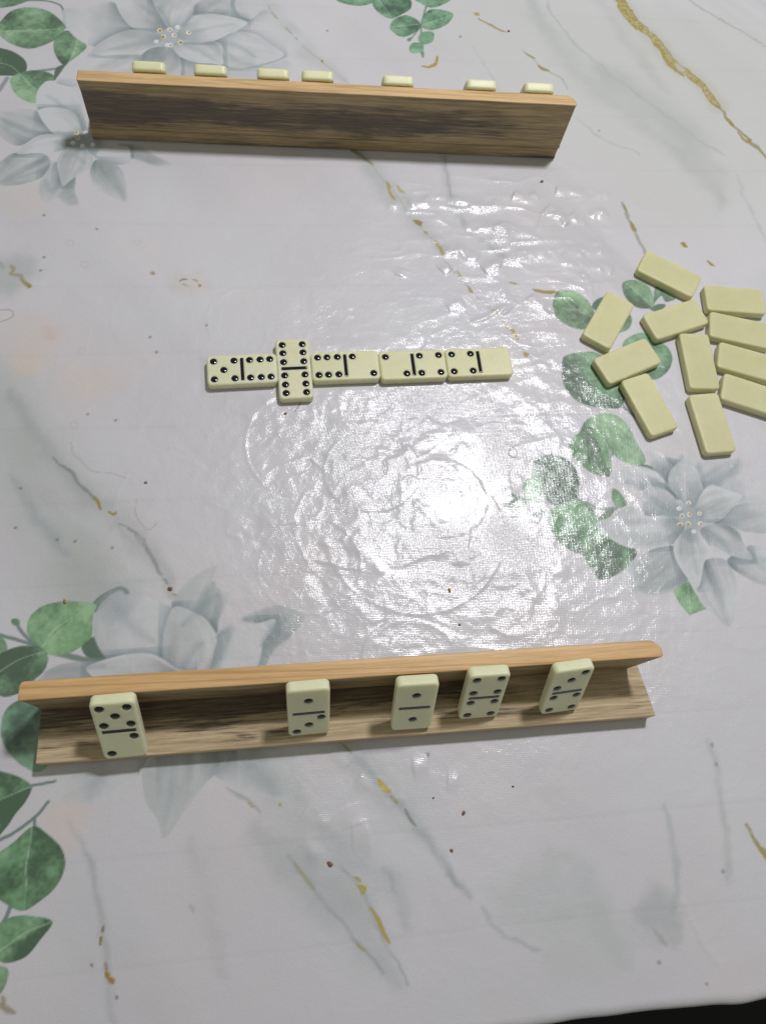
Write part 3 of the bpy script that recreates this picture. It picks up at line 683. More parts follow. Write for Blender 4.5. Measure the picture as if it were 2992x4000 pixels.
    leaf(3, [(-20, 510), (40, 468), (120, 445), (220, 452), (258, 500), (240, 575), (180, 632), (100, 700), (0, 712), (-40, 600)], [(-10, 590), (100, 520), (225, 476)], 0.92, seed=146)
    leaf(3, [(8, 860), (35, 785), (100, 738), (200, 720), (300, 800), (310, 1000), (225, 1120), (130, 1096), (50, 1022), (8, 940)], None, 0.55, seed=147, tint=(0, 2, 6))
    stem(3, [(170, 1202), (240, 1186), (305, 1172)], 1.3)
    stem(3, [(262, 1282), (215, 1340), (150, 1400), (60, 1460), (-20, 1500)], 1.5)
    stem(3, [(185, 1370), (188, 1425)], 1.5)
    leaf(3, [(-50, 1120), (0, 1120), (100, 1150), (170, 1202), (140, 1282), (85, 1350), (30, 1430), (-50, 1480)], [(172, 1202), (80, 1240), (-20, 1285)], 0.72, seed=148, tint=(-4, 0, -4))
    stem(5, [(44, 598), (30, 640), (18, 665)], 1.8, (100, 112, 116))
    leaf(5, [(142, 252), (205, 285), (268, 350), (280, 430), (240, 515), (165, 580), (95, 616), (10, 575), (-40, 520), (-40, 400), (55, 325)], [(138, 262), (128, 350), (112, 430), (118, 530)], 0.6, seed=149, tint=(-6, 0, -6))
    leaf(5, [(-20, 690), (60, 640), (150, 640), (226, 664), (175, 740), (110, 815), (20, 840), (-20, 800)], [(215, 668), (110, 710), (0, 790)], 0.5, seed=150, tint=(-4, 0, -4))
    leaf(5, [(-30, 868), (30, 860), (35, 910), (5, 980), (-30, 985)], None, 0.45, seed=151)
    # --- pale flower, lower left, lies partly below the near rack
    c = (900, 720)
    petal(3, [(300, 1180), (315, 1080), (400, 1000), (780, 1000), (775, 1100), (700, 1190), (600, 1270), (500, 1292), (360, 1286), (262, 1272)], c, 0.12, 0.75, 0.8, 0.5, seed=161)
    stroke(3, [(470, 1240), (520, 1180), (560, 1130)], 16, (142, 149, 156), 0.55, 0.9, 4)
    petal(3, [(1100, 1090), (1250, 980), (1400, 960), (1600, 960), (1632, 1100), (1650, 1292), (1500, 1278), (1300, 1232), (1180, 1160)], c, 0.25, 0.85, 0.7, 1.0, seed=162, smooth=False)
    stroke(3, [(1350, 1060), (1410, 1150), (1470, 1230)], 13, (134, 144, 148), 0.6, 0.9, 4)
    petal(3, [(770, 1190), (775, 1110), (880, 1000), (1050, 980), (1240, 1000), (1215, 1080), (1100, 1195), (1000, 1330), (890, 1480), (850, 1385), (790, 1290)], c, 0.66, 0.95, 0.7, 1.0, seed=163)
    petal(3, [(1300, 305), (1400, 250), (1530, 228), (1640, 290), (1560, 400), (1480, 460), (1420, 570), (1370, 570), (1400, 440), (1440, 340)], c, 0.78, 0.9, 1.0, 1.1, seed=164)
    petal(3, [(925, 235), (980, 130), (1060, 62), (1165, 15), (1145, 90), (1195, 150), (1240, 170), (1180, 300), (1160, 380), (1040, 330)], c, 0.72, 0.85, 1.0, 1.1, seed=165)
    petal(3, [(505, 290), (555, 205), (640, 145), (690, 170), (790, 182), (915, 232), (960, 300), (900, 520), (700, 560), (590, 525), (530, 450), (500, 360)], c, 0.35, 0.95, 0.6, 0.5, seed=166)
    haze_patch(3, 620, 220, 20, (148, 154, 160), 0.6, 1.0, 167)
    petal(3, [(1110, 560), (1150, 470), (1165, 390), (1240, 345), (1380, 325), (1482, 300), (1470, 360), (1420, 430), (1380, 560), (1200, 600)], c, 0.10, 0.95, 0.6, 0.5, seed=168)
    stroke(3, [(1200, 380), (1180, 460), (1130, 560)], 11, (146, 154, 158), 0.65, 0.9, 3)
    petal(3, [(875, 440), (890, 330), (940, 232), (1030, 255), (1110, 300), (1168, 390), (1155, 470), (1110, 590), (930, 620), (880, 540)], c, 0.36, 0.95, 0.6, 0.7, seed=169)
    petal(3, [(200, 640), (280, 562), (400, 532), (590, 530), (720, 560), (700, 640), (400, 700), (180, 720)], c, 0.66, 0.93, 0.6, 0.4, seed=170)
    petal(3, [(462, 572), (550, 522), (700, 486), (830, 490), (960, 566), (1040, 590), (900, 680), (600, 660)], c, 0.46, 0.93, 0.6, 0.5, seed=171, rim=0.6)
    K = (128, 139, 141)
    def cr(z, pts, wd, al=0.5, rgb=K): stroke(z, pts, wd, rgb, al, 0.9, 1.0, 0, 200, True)
    cr(3, [(985, 330), (1080, 250), (1150, 110)], 7, 0.45); cr(3, [(1090, 260), (1130, 200), (1175, 170)], 5, 0.5)
    cr(3, [(1170, 400), (1235, 360), (1190, 470), (1140, 550)], 6, 0.6); cr(3, [(1420, 440), (1490, 340), (1560, 280)], 7, 0.7)
    cr(3, [(1400, 540), (1470, 450), (1570, 380)], 6, 0.5); cr(3, [(560, 480), (520, 400), (520, 330)], 5, 0.3)
    cr(3, [(600, 200), (640, 260), (700, 330), (820, 420)], 8, 0.3); cr(3, [(900, 1000), (930, 1150), (890, 1400)], 7, 0.4)
    cr(3, [(250, 590), (400, 560), (560, 555)], 5, 0.4); cr(3, [(990, 560), (1040, 470), (1090, 430)], 6, 0.35)
    cr(1, [(450, 660), (480, 720), (500, 780)], 4, 0.6); cr(1, [(280, 560), (330, 590), (360, 620)], 5, 0.3)
    cr(1, [(20, 700), (90, 740), (160, 770)], 7, 0.4); cr(1, [(380, 910), (450, 920), (500, 960)], 5, 0.4)
    cr(1, [(640, 990), (690, 1080), (735, 1170)], 6, 0.45); cr(1, [(270, 1060), (300, 1120), (340, 1100)], 6, 0.4)
    cr(1, [(930, 40), (980, 120), (1010, 180)], 6, 0.6); cr(1, [(1160, 20), (1140, 70), (1080, 150)], 6, 0.55)
    cr(1, [(1260, 60), (1380, 70), (1450, 110)], 6, 0.6); cr(1, [(1130, 185), (1250, 160), (1380, 140)], 4, 0.25)
    cr(1, [(1290, 235), (1400, 270), (1500, 330)], 6, 0.5); cr(1, [(1330, 300), (1400, 360), (1560, 400)], 6, 0.35)
    cr(1, [(1080, 260), (1160, 290), (1260, 350)], 5, 0.4); cr(1, [(640, 290), (780, 270), (920, 230)], 5, 0.3)
    cr(1, [(880, 350), (960, 330), (1000, 300)], 8, 0.35); cr(1, [(560, 250), (660, 200), (740, 175)], 5, 0.35)
    cr(2, [(830, 500), (930, 505), (1050, 540)], 6, 0.6); cr(2, [(945, 685), (1050, 680), (1130, 690)], 4, 0.6)
    cr(2, [(1040, 470), (1100, 420), (1160, 350)], 7, 0.5); cr(2, [(1300, 520), (1400, 470), (1480, 400)], 6, 0.5)
    cr(2, [(1210, 630), (1200, 580), (1220, 540)], 5, 0.5); cr(2, [(1280, 660), (1350, 620), (1450, 600)], 5, 0.3)
    cr(2, [(1330, 780), (1400, 850), (1440, 920)], 5, 0.4); cr(2, [(1230, 820), (1225, 900), (1250, 1040)], 5, 0.4)
    cr(2, [(1330, 1000), (1370, 1100), (1400, 1230)], 6, 0.4); cr(2, [(900, 1120), (1000, 1130), (1120, 1080)], 8, 0.35)
    cr(2, [(800, 800), (950, 830), (1100, 820)], 8, 0.3); cr(2, [(1480, 980), (1560, 960), (1660, 960)], 7, 0.4)
    cr(2, [(1420, 700), (1520, 690), (1640, 700)], 5, 0.3)
    # stamens
    r = np.random.default_rng(5)
    for z, pl in ((1, [(940, 175, 1), (962, 212, 2), (1000, 172, 0), (1045, 157, 3), (1025, 205, 0), (1110, 188, 0), (920, 242, 3), (985, 262, 3), (1003, 262, 0), (1062, 248, 2)]),
                  (1, [(452, 778, 2), (458, 808, 1), (430, 838, 3), (485, 855, 3), (545, 850, 3), (505, 780, 3)]),
                  (2, [(1198, 622, 0), (1143, 655, 3), (1160, 698, 1), (1202, 692, 0), (1263, 685, 0), (1148, 750, 2), (1197, 745, 1), (1268, 742, 0), (1230, 790, 3)])):
        for (x, y, k) in pl:
            def ell(cx, cy, a, b_):
                return [(cx + a * math.cos(t), cy + b_ * math.sin(t)) for t in np.arange(8) / 8 * 2 * math.pi]
            blob(z, ell(x, y, 15, 12), (208, 208, 206), 0.9, 0.3, 0.3, int(x))
            if k != 3:
                blob(z, ell(x + r.integers(-3, 5), y + r.integers(-2, 4), 10 if k else 7, 9 if k else 6), (178, 138, 40), 0.95, 0.3, 0.3, int(x) + 1)
            if k in (1, 2, 0):
                blob(z, ell(x + 2, y + 1, 3 + 1.5 * k, 4), (70, 62, 40), 0.85, 0.3, 0.2, int(x) + 2)
            elif k == 3:
                blob(z, ell(x + 3, y + 3, 3, 3), (80, 84, 84), 0.6, 0.3, 0.2, int(x) + 2)

paint_marble()
paint_plants()

# ------------------------------------------------------------------ relief of the cloth (mm)
H = np.zeros((NV, NU))
ctr = Q(8, [(1040, 530)])[0]
core = np.exp(-(((GU - ctr[0]) / 180) ** 2 + ((GV - ctr[1]) / 135) ** 2)) * np.clip(0.75 + 0.7 * fbm(GU / 45, GV / 45, 199, 2), 0.15, 1.3)
up_ = Q(10, [(850, 520)])[0]
core2 = np.exp(-(((GU - up_[0]) / 95) ** 2 + ((GV - up_[1]) / 75) ** 2)) * np.clip(0.7 + 0.9 * fbm(GU / 30, GV / 22, 198, 2), 0.0, 1.3)
lo_ = Q(12, [(600, 420)])[0]
core3 = np.exp(-(((GU - lo_[0]) / 60) ** 2 + ((GV - lo_[1]) / 50) ** 2)) * np.clip(0.32 + 0.7 * fbm(GU / 25, GV / 18, 196, 2), 0.0, 0.8)
H += 0.9 * fbm(GU / 95, GV / 95, 201, 3)
H += (0.13 + 0.45 * core) * fbm(GU / 26 + fbm(GU / 40, GV / 40, 220, 2), GV / 30, 202, 3)
rid = 1 - np.abs(fbm(GU / 30 + 0.8 * fbm(GU / 35, GV / 35, 205, 2), GV / 22 + 0.8 * fbm(GU / 35, GV / 35, 206, 2), 203, 3))
H += (0.07 + 0.42 * core) * rid ** 5
H += 1.1 * core2 * (1 - np.abs(fbm(GU / 38 + 0.5 * fbm(GU / 35, GV / 35, 212, 2), GV / 15, 211, 2))) ** 5
rid2 = 1 - np.abs(fbm(GU / 13 + fbm(GU / 22, GV / 22, 208, 2), GV / 10, 207, 3))
H += (0.015 + 0.20 * core + 0.10 * core2 + 0.14 * core3) * rid2 ** 3
H += (0.05 + 0.62 * core + 0.3 * core2 + 0.4 * core3) * fbm(GU / 14 + 0.4 * fbm(GU / 20, GV / 20, 215, 2), GV / 12, 214, 2)
H += (0.03 + 0.24 * core + 0.09 * core2) * fbm(GU / 7, GV / 7, 204, 2)
# joints between the slats of the table top telegraph through
slats = [50, 106, 163, 217, 272, 328, 385, 444, 503, 561, 622, 683, 744, 806, 866, 928, 990, 1052]
for i, s in enumerate(slats):
    wv = s + 1.5 * fbm(GU / 200, GV * 0 + i, 300 + i, 2)
    g = np.exp(-((GV - wv) / 1.3) ** 2)
    H -= 0.05 * g
    C *= (1 - 0.020 * g * (0.6 + 0.4 * fbm(GU / 18, GV * 0 + i, 320 + i, 3)))[..., None]
# ring marks pressed in by hot mugs and pots: centre (zone 8 px), radius mm, from-to degrees
def ring(z, cx, cy, r, h, ell=1.0, a0=None, a1=None, wid=1.3, inner=0.0, seed=0):
    P = Q(z, [(cx, cy)])[0]; sl = box(P[None], r * 1.4 * max(1, ell) + 6); x = (GU[sl] - P[0]) / ell; y = GV[sl] - P[1]
    rr = np.sqrt(x * x + y * y) + 1.2 * fbm(GU[sl] / 30, GV[sl] / 30, 400 + seed, 2)
    m = np.exp(-((rr - r) / wid) ** 2)
    if a0 is not None:
        an = np.degrees(np.arctan2(y, x)) % 360
        d = (an - a0) % 360; L = (a1 - a0) % 360
        m = m * sstep(0, 15, d) * sstep(L, L - 15, d) * (d < L)
    m = m * np.clip(0.55 + 1.1 * fbm(GU[sl] / 16, GV[sl] / 16, 430 + seed, 2), 0.0, 1.2)
    H[sl] += 0.85 * h * m + 0.9 * inner * sstep(r + 0.9, r - 0.9, rr)
ring(8, 850, 720, 60, 0.30, 1.05, 190, 20, 1.2, 0.10, 1)
ring(8, 980, 570, 30, -0.2, 1.15, 240, 120, 1.3, 0.12, 2)
ring(8, 640, 430, 31, 0.30, 1.1, None, None, 1.5, 0.24, 3)
ring(8, 330, 300, 45, 0.30, 1.0, 110, 270, 1.2, 0.0, 4)
ring(8, 330, 900, 34, 0.22, 1.0, None, None, 1.3, 0.06, 5)
ring(8, 1380, 290, 15, 0.30, 1.2, None, None, 1.4, 0.1, 6)
ring(8, 640, 700, 52, 0.2, 1.0, 120, 260, 1.4, 0.0, 7)
ring(13, 900, 420, 27, 0.30, 1.2, 10, 170, 2.0, 0.35, 8)
ring(7, 230, 700, 33, 0.14, 1.0, None, None, 1.5, 0.08, 9)
ring(7, 900, 600, 40, 0.10, 1.0, None, None, 1.5, 0.05, 10)
ring(7, 900, 1600, 34, 0.16, 1.0, None, None, 1.5, 0.03, 11)
ring(7, 560, 1200, 25, 0.10, 1.0, None, None, 1.5, 0.05, 12)
ring(7, 1330, 620, 28, 0.26, 1.0, 60, 220, 1.3, 0.0, 13)
ring(8, 760, 220, 26, 0.2, 1.3, 180, 340, 1.2, 0.0, 14)
# long folds in the film beyond and right of the line of tiles
def fold(z, pts, h, wid, seed=0):
    P = crom(Q(z, pts), False, 5); sl = box(P, wid * 4 + 4); x = GU[sl]; y = GV[sl]
    d, t = seg_dist(x + 1.5 * fbm(x / 12, y / 12, 500 + seed, 3), y + 1.5 * fbm(x / 12, y / 12, 520 + seed, 3), P, False)
    wid = wid * 1.35
    H[sl] += (1.75 if seed < 20 else 0.7) * h * np.clip(0.8 + 0.8 * fbm(x / 9, y / 9, 540 + seed, 2), 0.2, 1.4) * np.exp(-(d / wid) ** 2) * sstep(0, 0.15, t) * sstep(1, 0.85, t)
for k, (pts, h, wd) in enumerate([
    ([(80, 300), (350, 300), (430, 265), (520, 270), (700, 305), (860, 275)], 0.95, 4.2), ([(900, 240), (980, 265), (1060, 240)], 1.0, 4.0),
    ([(600, 430), (760, 425), (900, 455)], 1.0, 4.5), ([(1100, 320), (1160, 355), (1235, 425)], 0.95, 3.6), ([(1240, 350), (1320, 390), (1470, 330)], 0.8, 3.8),
    ([(1150, 210), (1250, 230), (1500, 250)], 0.6, 4.0), ([(470, 590), (560, 560), (640, 600), (720, 625)], 0.95, 4.2), ([(900, 600), (1080, 590), (1350, 565), (1470, 535)], 0.8, 4.2),
    ([(480, 690), (520, 672), (545, 690)], 0.8, 3.6), ([(730, 690), (790, 665), (840, 670)], 0.9, 4.2), ([(1150, 640), (1400, 660), (1500, 690)], 0.6, 4.0),
    ([(660, 1000), (800, 930), (930, 860)], 0.5, 1.8), ([(840, 950), (930, 865)], 0.5, 1.5), ([(1090, 240), (1075, 400), (1035, 480)], 0.35, 1.8),
    ([(1000, 830), (1060, 890), (1180, 930)], 0.9, 3.6), ([(510, 900), (620, 870)], 0.6, 4), ([(860, 660), (850, 800), (900, 880)], 0.5, 3), ([(260, 670), (240, 720)], 0.5, 4)]):
    fold(10, pts, h, wd, k)
for k, (pts, h, wd) in enumerate([([(0, 180), (150, 60), (330, -60)], 0.5, 4), ([(1250, 260), (1300, 480), (1350, 590)], 0.4, 2.6), ([(1270, 170), (1310, 260)], 0.35, 2.6), ([(930, 170), (960, 300), (1000, 420)], 0.4, 5), ([(1050, 180), (1090, 280), (1080, 380)], 0.4, 5), ([(1160, 180), (1180, 330), (1230, 470)], 0.45, 5),
    ([(1060, 960), (1250, 950), (1500, 900), (1700, 940)], 0.7, 4), ([(820, 430), (940, 390), (1080, 430)], 0.5, 2.5), ([(820, 300), (830, 450)], 0.5, 2.8),
    ([(1450, 150), (1560, 290), (1650, 350)], 0.6, 4), ([(560, 600), (700, 610), (820, 540)], 0.5, 2.8), ([(830, 560), (940, 660), (1020, 750)], 0.5, 2.5),
    ([(480, 760), (600, 850), (700, 960)], 0.5, 3), ([(380, 760), (470, 860), (490, 960)], 0.4, 3)]):
    fold(8, pts, h, wd, 20 + k)
for k, (pts, h, wd) in enumerate([([(190, 780), (260, 880), (420, 960)], 0.45, 4), ([(160, 570), (260, 640), (400, 700)], 0.35, 4.5), ([(560, 760), (720, 740)], 0.5, 5),
    ([(620, 270), (760, 380), (1000, 520)], 0.4, 4), ([(1050, 200), (1200, 180)], 0.35, 4), ([(1340, 330), (1440, 340)], 0.35, 4), ([(400, 60), (560, 180)], 0.35, 4), ([(540, 500), (590, 680)], 0.25, 4)]):
    fold(12, pts, h * 1.0, wd, 0 + k)
fold(6, [(1300, 600), (1420, 860), (1550, 1010)], 0.5, 1.4, 60)
# edge of the table: the cloth bends over it and hangs
flat = sstep(0, 20, GV)
H *= (0.25 + 0.75 * flat)
# keep things that rest on the cloth from poking through: the relief stays at or below the table plane there
H -= 0.45
def rest(cx, cy, ang, x0, x1, y0, y1, z):
    P = to_uv([cx, cy])[0]; a = ang - TH; R_ = max(abs(x0), abs(x1), abs(y0), abs(y1)) * 1.45 + 12
    sl = box(P[None], R_); u_ = GU[sl] - P[0]; v_ = GV[sl] - P[1]
    lx = u_ * math.cos(a) + v_ * math.sin(a); ly = -u_ * math.sin(a) + v_ * math.cos(a)
    d = np.maximum(np.maximum(x0 - lx, lx - x1), np.maximum(y0 - ly, ly - y1))
    m = sstep(7, 0, d)
    H[sl] = H[sl] * (1 - m) + z * m
rest(-162.08, 18.63, 0.3457, 0, 371, -31, 11, 0.25)
rest(-310.62, 456.94, 0.3110, 0, 384, -11, 32, 0.25)
for (x_, y_, t_) in [(-125.99, 279.17, 0.379), (-90.90, 291.65, -1.193), (-56.16, 305.94, 0.364), (-8.85, 322.61, 0.368), (37.91, 340.80, 0.368), (169.6, 472.6, -0.231), (127.9, 411.6, 1.307),
        (180.3, 430.2, 0.655), (225.6, 465.4, 0.250), (232.4, 437.2, 0.085), (242.2, 409.2, 0.015), (248.4, 380.4, -0.035), (203.3, 397.6, 1.875), (219.2, 346.2, 1.975), (148.2, 379.2, 0.728), (170.2, 346.8, 2.215)]:
    rest(x_, y_, t_, -24, 24, -11.5, 11.5, -0.32)

weave = np.clip(0.32 + 0.6 * core3 + 0.55 * core2 + 0.62 * core + 0.9 * np.clip(fbm(GU / 40, GV / 40, 601, 3), 0, 1) * (0.35 + core) , 0, 1.1)

# positions, with a rounded drop at the near edge
edge_wave = 1.6 * fbm(Uc / 45, Uc * 0, 701, 3)
kx = Q(0, [(2900, 3885)])[0][0]
edge_wave += -1.2 * np.exp(-((Uc - kx) / 12) ** 2)
drop_rows = 26; R_E = 7.0
ang = np.linspace(0, math.pi / 2, 12)[1:]
pu = [(-R_E * math.sin(a), -R_E * (1 - math.cos(a))) for a in ang] + [(-R_E - 0.02 * k * k, -R_E - 4 - 14 * k) for k in range(drop_rows - 11)]
vv = np.concatenate([np.array([p[0] for p in pu])[::-1], Vc]); zz = np.concatenate([np.array([p[1] for p in pu])[::-1], Vc * 0])
fr = np.concatenate([np.ones(len(pu)), 1 - sstep(0, 60, Vc)])
PV = vv[:, None] + fr[:, None] * (edge_wave[None, :] + R_E * 0.6)
PU = np.repeat(Uc[None, :], len(vv), 0)
Hx = np.concatenate([np.repeat(H[:1], len(pu), 0), H], 0)
PZ = zz[:, None] + Hx
hang = np.clip(-zz - R_E, 0, None)[:, None]
PV = PV + hang * 0.06 * np.sin(Uc[None, :] / 38 + 1.0)
Cx = np.concatenate([np.repeat(C[:1], len(pu), 0), C], 0)
Wx = np.concatenate([np.repeat(weave[:1], len(pu), 0), weave], 0)
NR = len(vv)
X = ORG[0] + PU * AU[0] + PV * AV[0]; Y = ORG[1] + PU * AU[1] + PV * AV[1]
co = np.stack([X, Y, PZ], -1).reshape(-1, 3) * MM
me = bpy.data.meshes.new('tablecloth')
nvt = NR * NU; nf = (NR - 1) * (NU - 1)
me.vertices.add(nvt); me.vertices.foreach_set('co', co.ravel().astype(np.float32))
idx = np.arange(nvt, dtype=np.int32).reshape(NR, NU)
quads = np.stack([idx[:-1, :-1], idx[:-1, 1:], idx[1:, 1:], idx[1:, :-1]], -1).reshape(-1)
me.loops.add(nf * 4); me.loops.foreach_set('vertex_index', quads)
me.polygons.add(nf); me.polygons.foreach_set('loop_start', np.arange(0, nf * 4, 4, dtype=np.int32))
me.polygons.foreach_set('use_smooth', np.ones(nf, bool))
me.update(calc_edges=True)
PAPER = 0.70 / s2l(CLOTH_RGB)[1]
lin = np.clip(s2l(np.clip(Cx, 0, 255)) * PAPER, 0.004, 0.9)
ca = me.color_attributes.new('print', 'FLOAT_COLOR', 'POINT')
ca.data.foreach_set('color', np.concatenate([lin, np.ones((NR, NU, 1))], -1).astype(np.float32).ravel())
cu = me.attributes.new('cloth', 'FLOAT_VECTOR', 'POINT')
cu.data.foreach_set('vector', np.stack([PU, vv[:, None] + 0 * PU, 0 * PU], -1).astype(np.float32).ravel())
cw = me.attributes.new('weave', 'FLOAT', 'POINT')
cw.data.foreach_set('value', Wx.astype(np.float32).ravel())
cloth = link('tablecloth', me, CLOTH)
tag(cloth, 'glossy white marble print vinyl tablecloth with green leaves and grey flowers', 'tablecloth')

# floor far below the table edge
fm = bpy.data.meshes.new('floor')
fm.from_pydata([(-4, -4, -0.75), (4, -4, -0.75), (4, 4, -0.75), (-4, 4, -0.75)], [], [(0, 1, 2, 3)])
fl = link('floor', fm, plain_material('dark_floor', (0.006, 0.006, 0.007), (0.010, 0.010, 0.012), 6, 0.8))
fl['kind'] = 'structure'

# ------------------------------------------------------------------ dominoes
TL, TW, TT = 50.0, 24.6, 7.3           # length, width, thickness (mm)
RC, RB = 3.3, 1.5                      # corner radius in plan, edge rounding
PIP_A, PI_, PM_, PO_ = 7.32, 5.56, 13.11, 20.07
DIV = 9.16
def pip_spots(n):
    """(along sign level, lateral) for one half, level i/m/o seen from the divider"""
    return {0: [], 1: [('m', 0)], 2: [('i', 1), ('o', -1)], 3: [('i', 1), ('m', 0), ('o', -1)],
            4: [('i', 1), ('i', -1), ('o', 1), ('o', -1)], 5: [('i', 1), ('i', -1), ('o', 1), ('o', -1), ('m', 0)],
            6: [('i', 1), ('i', -1), ('m', 1), ('m', -1), ('o', 1), ('o', -1)]}[n]
LV = {'i': PI_, 'm': PM_, 'o': PO_}

def grid_lines(half, step):
    e = [half - RB * (1 - math.cos(a)) for a in np.linspace(0, math.pi / 2, 6)]   # clustered at the edge
    inner = np.arange(-(half - RB) + step, (half - RB) - step * 0.5, step)
    s = sorted(set([round(x, 5) for x in list(-np.array(e)) + list(inner) + e]))
    return np.array(s)

def plan_map(x, y):
    hx, hy = TL / 2, TW / 2
    ax = np.clip((np.abs(x) - (hx - RC)) / RC, 0, 1); ay = np.clip((np.abs(y) - (hy - RC)) / RC, 0, 1)
    cor = (ax > 0) & (ay > 0)
    qx = ax * np.sqrt(1 - ay * ay / 2); qy = ay * np.sqrt(1 - ax * ax / 2)
    X_ = np.where(cor, np.sign(x) * (hx - RC + RC * qx), x); Y_ = np.where(cor, np.sign(y) * (hy - RC + RC * qy), y)
    d = np.where(cor, RC - np.sqrt((RC * qx) ** 2 + (RC * qy) ** 2), np.minimum(hx - np.abs(x), hy - np.abs(y)))
    return X_, Y_, d

def domino_mesh(name, pips, div, step):
    gx = grid_lines(TL / 2, step); gy = grid_lines(TW / 2, step)
    A_, B_ = np.meshgrid(gx, gy, indexing='ij')
    X_, Y_, d = plan_map(A_, B_)
    q = np.clip(RB - d, 0, RB)
    drop = RB - np.sqrt(np.maximum(RB * RB - q * q, 0))
    top = TT - drop
    for (px, py) in pips:
        r = np.hypot(X_ - px, Y_ - py)
        top = top - 0.45 * sstep(3.0, 2.55, r)
    if div:
        dx = np.maximum(np.abs(X_) - 0.95, 0); dy = np.maximum(np.abs(Y_) - DIV, 0)
        top = top - 0.45 * sstep(0.75, 0.0, np.hypot(dx, dy))
    nx, ny = A_.shape
    Vt = np.stack([X_, Y_, top], -1).reshape(-1, 3)
    Vb = np.stack([X_, Y_, drop], -1).reshape(-1, 3)
    n = nx * ny
    verts = np.concatenate([Vt, Vb])
    ii = np.arange(n).reshape(nx, ny)
    f1 = np.stack([ii[:-1, :-1], ii[1:, :-1], ii[1:, 1:], ii[:-1, 1:]], -1).reshape(-1, 4)
    f2 = f1[:, ::-1] + n
    loop = list(ii[:, 0]) + list(ii[-1, 1:]) + list(ii[-2::-1, -1]) + list(ii[0, -2:0:-1])
    f3 = [(loop[k] + n, loop[(k + 1) % len(loop)] + n, loop[(k + 1) % len(loop)], loop[k]) for k in range(len(loop))]
    m = bpy.data.meshes.new(name)
    m.from_pydata((verts * MM).tolist(), [], f1.tolist() + f2.tolist() + f3)
    m.polygons.foreach_set('use_smooth', np.ones(len(m.polygons), bool))
    m.materials.append(CREAM)
    m.update()
    return m

def pip_mesh():
    V_ = [(0, 0, 0.60)]; F_ = []
    n = 24; rings_ = [0.5, 1.0, 1.5, 1.95, 2.3, 2.5]
    for r in rings_:
        h = 0.60 * (1 - (r / 2.5) ** 2)
        for k in range(n): V_.append((r * math.cos(2 * math.pi * k / n), r * math.sin(2 * math.pi * k / n), h))
    for k in range(n): F_.append((0, 1 + k, 1 + (k + 1) % n))
    for j in range(len(rings_) - 1):
        for k in range(n):
            a = 1 + j * n + k; b_ = 1 + j * n + (k + 1) % n
            F_.append((a, a + n, b_ + n, b_))
    b0 = len(V_)
    for k in range(n): V_.append((2.5 * math.cos(2 * math.pi * k / n), 2.5 * math.sin(2 * math.pi * k / n), -0.3))
    a0 = 1 + (len(rings_) - 1) * n
    for k in range(n): F_.append((a0 + k, b0 + k, b0 + (k + 1) % n, a0 + (k + 1) % n))
    m = bpy.data.meshes.new('pip'); m.from_pydata([tuple(c * MM for c in v) for v in V_], [], F_)
    m.polygons.foreach_set('use_smooth', np.ones(len(m.polygons), bool)); m.materials.append(BLACK); m.update()
    return m

def divider_mesh():
    # a glossy bar with a slightly dished top
    V_ = []; F_ = []
    cs = [(1.18 * a_, b_) for a_, b_ in [(-1.0, -0.3), (-1.0, 0.12), (-0.8, 0.24), (-0.45, 0.17), (0, 0.12), (0.45, 0.17), (0.8, 0.24), (1.0, 0.12), (1.0, -0.3)]]
    ys = [-DIV, -DIV + 0.15, -DIV + 1.0, -3, 3, DIV - 1.0, DIV - 0.15, DIV]
    sink = [0.10, 0.0, 0.05, 0.06, 0.06, 0.05, 0.0, 0.10]
    for y, s in zip(ys, sink):
        for (x, z_) in cs: V_.append((x, y, z_ - (s if z_ > 0 else 0)))
    k = len(cs)
    for j in range(len(ys) - 1):
        for i in range(k - 1):
            F_.append((j * k + i, (j + 1) * k + i, (j + 1) * k + i + 1, j * k + i + 1)[::-1])
    F_.append(tuple(range(k))); F_.append(tuple((len(ys) - 1) * k + i for i in range(k))[::-1])
    m = bpy.data.meshes.new('divider'); m.from_pydata([tuple(c * MM for c in v) for v in V_], [], F_)
    m.polygons.foreach_set('use_smooth', np.ones(len(m.polygons), bool)); m.materials.append(BLACK); m.update()
    return m

PIP = pip_mesh(); DIVM = divider_mesh()

def spots(lo, hi, flip_lo=1, flip_hi=1):
    """pip positions: half 'lo' on the -x side, 'hi' on the +x side"""
    P = []
    for (k, s) in pip_spots(lo): P.append((-LV[k], PIP_A * s * flip_lo))
    for (k, s) in pip_spots(hi): P.append((LV[k], PIP_A * s * flip_hi))
    return P

def make_domino(lo, hi, label, group, fl=1, fh=1, tint=(1, 1, 1)):
    root = bpy.data.objects.new('domino', None); sc.collection.objects.link(root)
    root.empty_display_size = 0.01
    tag(root, label, 'domino', group)
    P = spots(lo, hi, fl, fh)
    body = link('body', domino_mesh('domino_body', P, True, 0.55), None, root)
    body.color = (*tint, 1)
    for (x, y) in P:
        pp = link('pip', PIP, None, root, (x * MM, y * MM, (TT - 0.42) * MM)); pp.scale = (1.06, 1.06, 1)
    link('divider', DIVM, None, root, (0, 0, (TT - 0.22) * MM))
    return root

